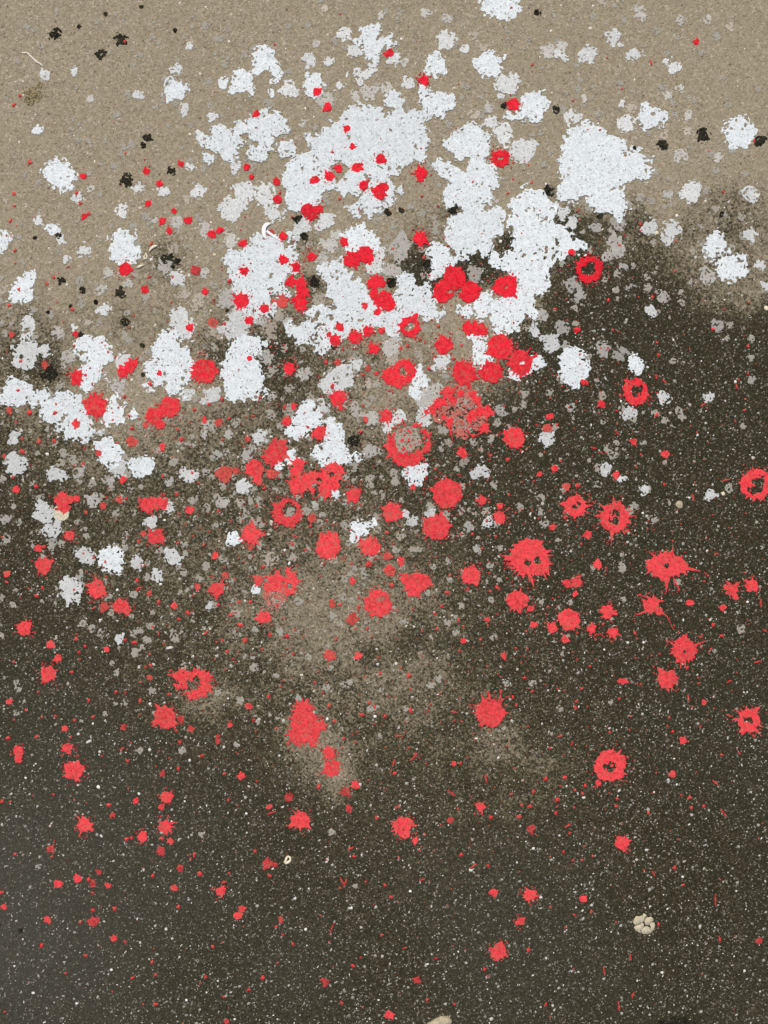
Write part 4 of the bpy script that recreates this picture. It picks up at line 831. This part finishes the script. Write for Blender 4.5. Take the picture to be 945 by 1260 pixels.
# ---------------------------------------------------------------- litter and gum
def prism(polys, z0, z1, bev, m, name):
    """closed outlines in catalogue units, raised z1-z0 with an inset bevelled top"""
    V = []; F3 = []
    for P in polys:
        P = np.array(P, float)
        c = P.mean(0); n = len(P); o = len(V)
        area = 0.5 * np.sum(P[:, 0] * np.roll(P[:, 1], -1) - np.roll(P[:, 0], -1) * P[:, 1])
        if area > 0: P = P[::-1]
        d = P - c; ln = np.hypot(d[:, 0], d[:, 1])[:, None]
        I = c + d * np.clip(1 - bev / np.maximum(ln, 1e-6), .3, 1)
        for (x, y) in P: V.append((wx(x), wy(y), z0))
        for (x, y) in P: V.append((wx(x), wy(y), z0 + (z1 - z0) * .6))
        for (x, y) in I: V.append((wx(x), wy(y), z1))
        V.append((wx(c[0]), wy(c[1]), z1))
        for i in range(n):
            j = (i + 1) % n
            F3.append((o + i, o + j, o + n + j, o + n + i)); F3.append((o + n + i, o + n + j, o + 2 * n + j, o + 2 * n + i))
            F3.append((o + 2 * n + i, o + 2 * n + j, o + 3 * n))
    V = np.array(V)
    q = np.array([f for f in F3 if len(f) == 4]); t3 = np.array([f for f in F3 if len(f) == 3])
    return mesh_from(name, V, [q, t3], m)
def zz(P, ox, oy, k): return [(ox + x / k, oy + y / k) for x, y in P]
def rough(P, amp, sub=3, seed=1):
    """subdivide an outline and roughen it"""
    r = random.Random(seed); out = []
    for i in range(len(P)):
        a, b = P[i], P[(i + 1) % len(P)]
        for u in range(sub):
            f = u / sub
            out.append((a[0] + (b[0] - a[0]) * f + r.uniform(-amp, amp), a[1] + (b[1] - a[1]) * f + r.uniform(-amp, amp)))
    return out
def empty(name, x, y, label, cat, z=0):
    o = bpy.data.objects.new(name, None); o.empty_display_size = .01
    C.objects.link(o); o['label'] = label; o['category'] = cat
    return o
def grow(P, a):
    A = np.array(P); c = A.mean(0); d = A - c
    return [tuple(q) for q in c + d * (1 + a / np.hypot(d[:, 0], d[:, 1]))[:, None]]
# cracked gum: five pieces round the cracks
gum = empty('chewing_gum', 793, 1136, 'old beige chewing gum cracked into five pieces on dark asphalt, lower right', 'chewing gum')
GP = [[(222, 470), (245, 400), (285, 350), (350, 360), (400, 335), (420, 298), (470, 320), (462, 360), (436, 400), (432, 440), (395, 466), (355, 478), (318, 508), (258, 518)],
      [(240, 565), (265, 540), (330, 526), (390, 482), (422, 500), (424, 540), (392, 590), (360, 640), (384, 684), (320, 655), (270, 622)],
      [(378, 640), (402, 596), (436, 560), (490, 548), (532, 568), (540, 606), (586, 644), (540, 678), (490, 692), (404, 688)],
      [(452, 420), (482, 385), (570, 365), (605, 400), (612, 440), (562, 462), (530, 514), (470, 520), (447, 480)],
      [(544, 520), (574, 472), (630, 480), (640, 540), (622, 600), (592, 638), (552, 604), (566, 560)]]
for i, P in enumerate(GP):
    link('gum_piece', prism([rough(grow(zz(P, 765, 1105, 15.75), .32), .10, 2, i)], 0, .0009 + .0001 * (i % 3), .25, M_GUM, 'gum_piece'), parent=gum)
# flattened gum disc with a raised rim
def disc(x, y, r, z0, h, m, name, seed):
    rr = random.Random(seed); K = 26
    rings = [(.0, .55), (.35, .5), (.68, .5), (.84, .8), (.94, 1.0), (1.0, .6), (1.02, 0)]
    wob = [1 + rr.uniform(-.05, .05) for _ in range(K)]
    V = [(wx(x), wy(y), z0 + h * .5)]
    for (f, hz) in rings[1:]:
        for k in range(K):
            a = -6.2832 * k / K
            V.append((wx(x + math.cos(a) * r * f * wob[k]), wy(y + math.sin(a) * r * f * wob[k]), (z0 if hz else 0) + h * hz * (1 + rr.uniform(-.12, .12))))
    t3 = np.array([(0, 1 + k, 1 + (k + 1) % K) for k in range(K)])
    q = []
    for g in range(len(rings) - 2):
        for k in range(K):
            a0 = 1 + g * K
            q.append((a0 + k, a0 + K + k, a0 + K + (k + 1) % K, a0 + (k + 1) % K))
    return mesh_from(name, np.array(V), [np.array(q), t3], m)
link('gum_disc', disc(75.3, 631, 10.2, .0007, .0006, M_GUMD, 'gum_disc', 4), 'flattened beige gum disc half covered by a red splat, on a pale splat at left', 'chewing gum')
# cream husks and other crumbs: curved little shells built as swept strips
def sweep(path, m, name, z, flat=.5, K=8):
    """path of (x, y, half-width); an oval tube following it, tapered and closed at both ends"""
    P = np.array(path, float); n = len(P)
    T = np.gradient(P[:, :2], axis=0); T /= np.maximum(np.hypot(T[:, 0], T[:, 1]), 1e-6)[:, None]
    Nn = np.stack([-T[:, 1], T[:, 0]], 1)
    V = []
    for i in range(n):
        for k in range(K):
            a = 6.2832 * k / K
            o = Nn[i] * math.cos(a) * P[i, 2]
            V.append((wx(P[i, 0] + o[0]), wy(P[i, 1] + o[1]), z + P[i, 2] * S * flat * (1 + math.sin(a))))
    q = [(i * K + k, i * K + (k + 1) % K, (i + 1) * K + (k + 1) % K, (i + 1) * K + k) for i in range(n - 1) for k in range(K)]
    caps = np.array([list(range(K))[::-1], [(n - 1) * K + k for k in range(K)]])
    me = mesh_from(name, np.array(V), [np.array(q), caps], m)
    me.polygons.foreach_set('use_smooth', np.ones(len(me.polygons), bool))
    return me
def crumb(name, path, m, label, cat, group=None, flat=.5, over=True):
    zb = max([top_under(p_[0], p_[1]) for p_ in path]) if over else .0003
    link(name, sweep(path, m, name, max(zb, .0003), flat), label, cat, group)
k = 15.75
crumb('seed_husk', [(160 + x / k, 290 + y / k, r / k) for x, y, r in [(372, 318, 8), (390, 285, 20), (425, 245, 27), (465, 218, 30), (505, 203, 24), (535, 200, 8)]], M_HUSK,
      'curved cream seed husk beside the ragged white splat, topmost of the husks', 'husk', 'cream seed husks')
crumb('seed_husk', [(160 + x / k, 290 + y / k, r / k) for x, y, r in [(125, 630, 6), (150, 622, 16), (190, 602, 26), (230, 585, 22), (268, 570, 6)]], M_HUSK,
      'spindle-shaped cream seed husk just right of a red splat, lowest of the husks', 'husk', 'cream seed husks')
crumb('seed_husk', [(160 + x / k, 290 + y / k, r / k) for x, y, r in [(318, 330, 8), (310, 365, 15), (338, 400, 15), (322, 440, 15), (285, 455, 16), (272, 420, 14), (285, 390, 11), (300, 375, 8)]], M_HUSK,
      'small curled pale husk touching the ragged white splat, middle of the husks', 'husk', 'cream seed husks')
k = 18.9
crumb('ring_husk', [(330 + x / k, 1030 + y / k, r / k) for x, y, r in [(375, 595, 22), (400, 560, 30), (420, 510, 28), (435, 465, 26), (475, 445, 24), (512, 465, 26), (520, 510, 27), (505, 550, 30), (460, 580, 34), (415, 600, 28), (385, 605, 18)]], M_HUSK,
      'pale yellow teardrop husk with a dark hole on dark asphalt', 'husk')
crumb('curled_strip', [(310 + x / k, 265 + y / k, r / k) for x, y, r in [(445, 190, 10), (400, 200, 34), (340, 225, 50), (295, 280, 52), (278, 350, 55), (282, 420, 50), (295, 490, 44), (325, 535, 28), (350, 555, 8)]], M_STRIP,
      'bright white curled strip of litter at the corner of a white patch', 'litter', flat=.3)
crumb('paper_sliver', [(310 + x / k, 265 + y / k, r / k) for x, y, r in [(345, 372, 26), (400, 415, 32), (480, 468, 30), (560, 525, 24), (640, 575, 16), (700, 600, 5)]], M_STRIP,
      'thin white sliver pointing from the curled strip to a red dot', 'litter', flat=.3)
k = 9.45
crumb('pale_thread', [(20 + x / k, 20 + y / k, r / k) for x, y, r in [(65, 425, 6), (95, 432, 10), (125, 425, 9), (160, 458, 11), (200, 495, 12), (240, 535, 14), (270, 550, 9), (295, 565, 12), (315, 590, 5)]], M_THREAD,
      'thin pale bent thread lying on the tan asphalt near the top left corner', 'thread', over=False)
# stones and pebbles
def pebble(name, P, h, m, label, cat, group=None):
    link(name, prism([rough(P, .25, 2, len(P))], 0, h, 2.2, m, name), label, cat, group)
k = 9.45
pebble('beige_stone', [(500 + x / k, 1200 + y / k) for x, y in [(225, 590), (245, 555), (300, 525), (350, 495), (400, 473), (450, 470), (500, 485), (530, 515), (525, 545), (480, 570), (440, 610), (350, 640), (260, 630)]], .006, M_STONE,
       'flat beige stone cut off by the bottom edge of the picture', 'stone')
def tinyp(x, y, rx, ry, an, seed):
    r = random.Random(seed); c, s_ = math.cos(math.radians(an)), math.sin(math.radians(an))
    out = []
    for q in range(9):
        a = 6.2832 * q / 9; e = r.uniform(.8, 1.15)
        ex, ey = math.cos(a) * rx * e, math.sin(a) * ry * e
        out.append((x + ex * c - ey * s_, y + ex * s_ + ey * c))
    return out
def small_pebble(name, x, y, rx, ry, an, m, label, seed):
    link(name, prism([tinyp(x, y, rx, ry, an, seed)], 0, .0016, min(rx, ry) * .4, m, name), label, 'pebble', 'loose pale pebbles')
small_pebble('pebble', 836, 621, 5.2, 4.8, 20, M_STONE, 'mottled beige round pebble on dark asphalt left of the red ring at right edge', 1)
small_pebble('pebble', 943, 379.5, 2.4, 3.8, -30, M_HUSK, 'cream oblong pebble at the right edge of the picture', 2)
small_pebble('pebble', 208.8, 797, 5.2, 1.9, -8, M_PALE, 'pale oblong pebble lying level on dark asphalt above the ragged red ring', 3)
small_pebble('pebble', 109.5, 912.5, 4.6, 1.6, -28, M_PALE, 'thin pale slanting pebble above the lone red splat lower left', 4)
small_pebble('pebble', 808, 286.5, 2.2, 2.2, 0, M_HUSK, 'tiny cream pebble right of a pale grey splat where dusty asphalt turns dark', 5)
small_pebble('pebble', 889.5, 607.5, 2.3, 2.6, 10, M_HUSK, 'tiny orange-cream pebble just left of the red ring at right edge', 6)
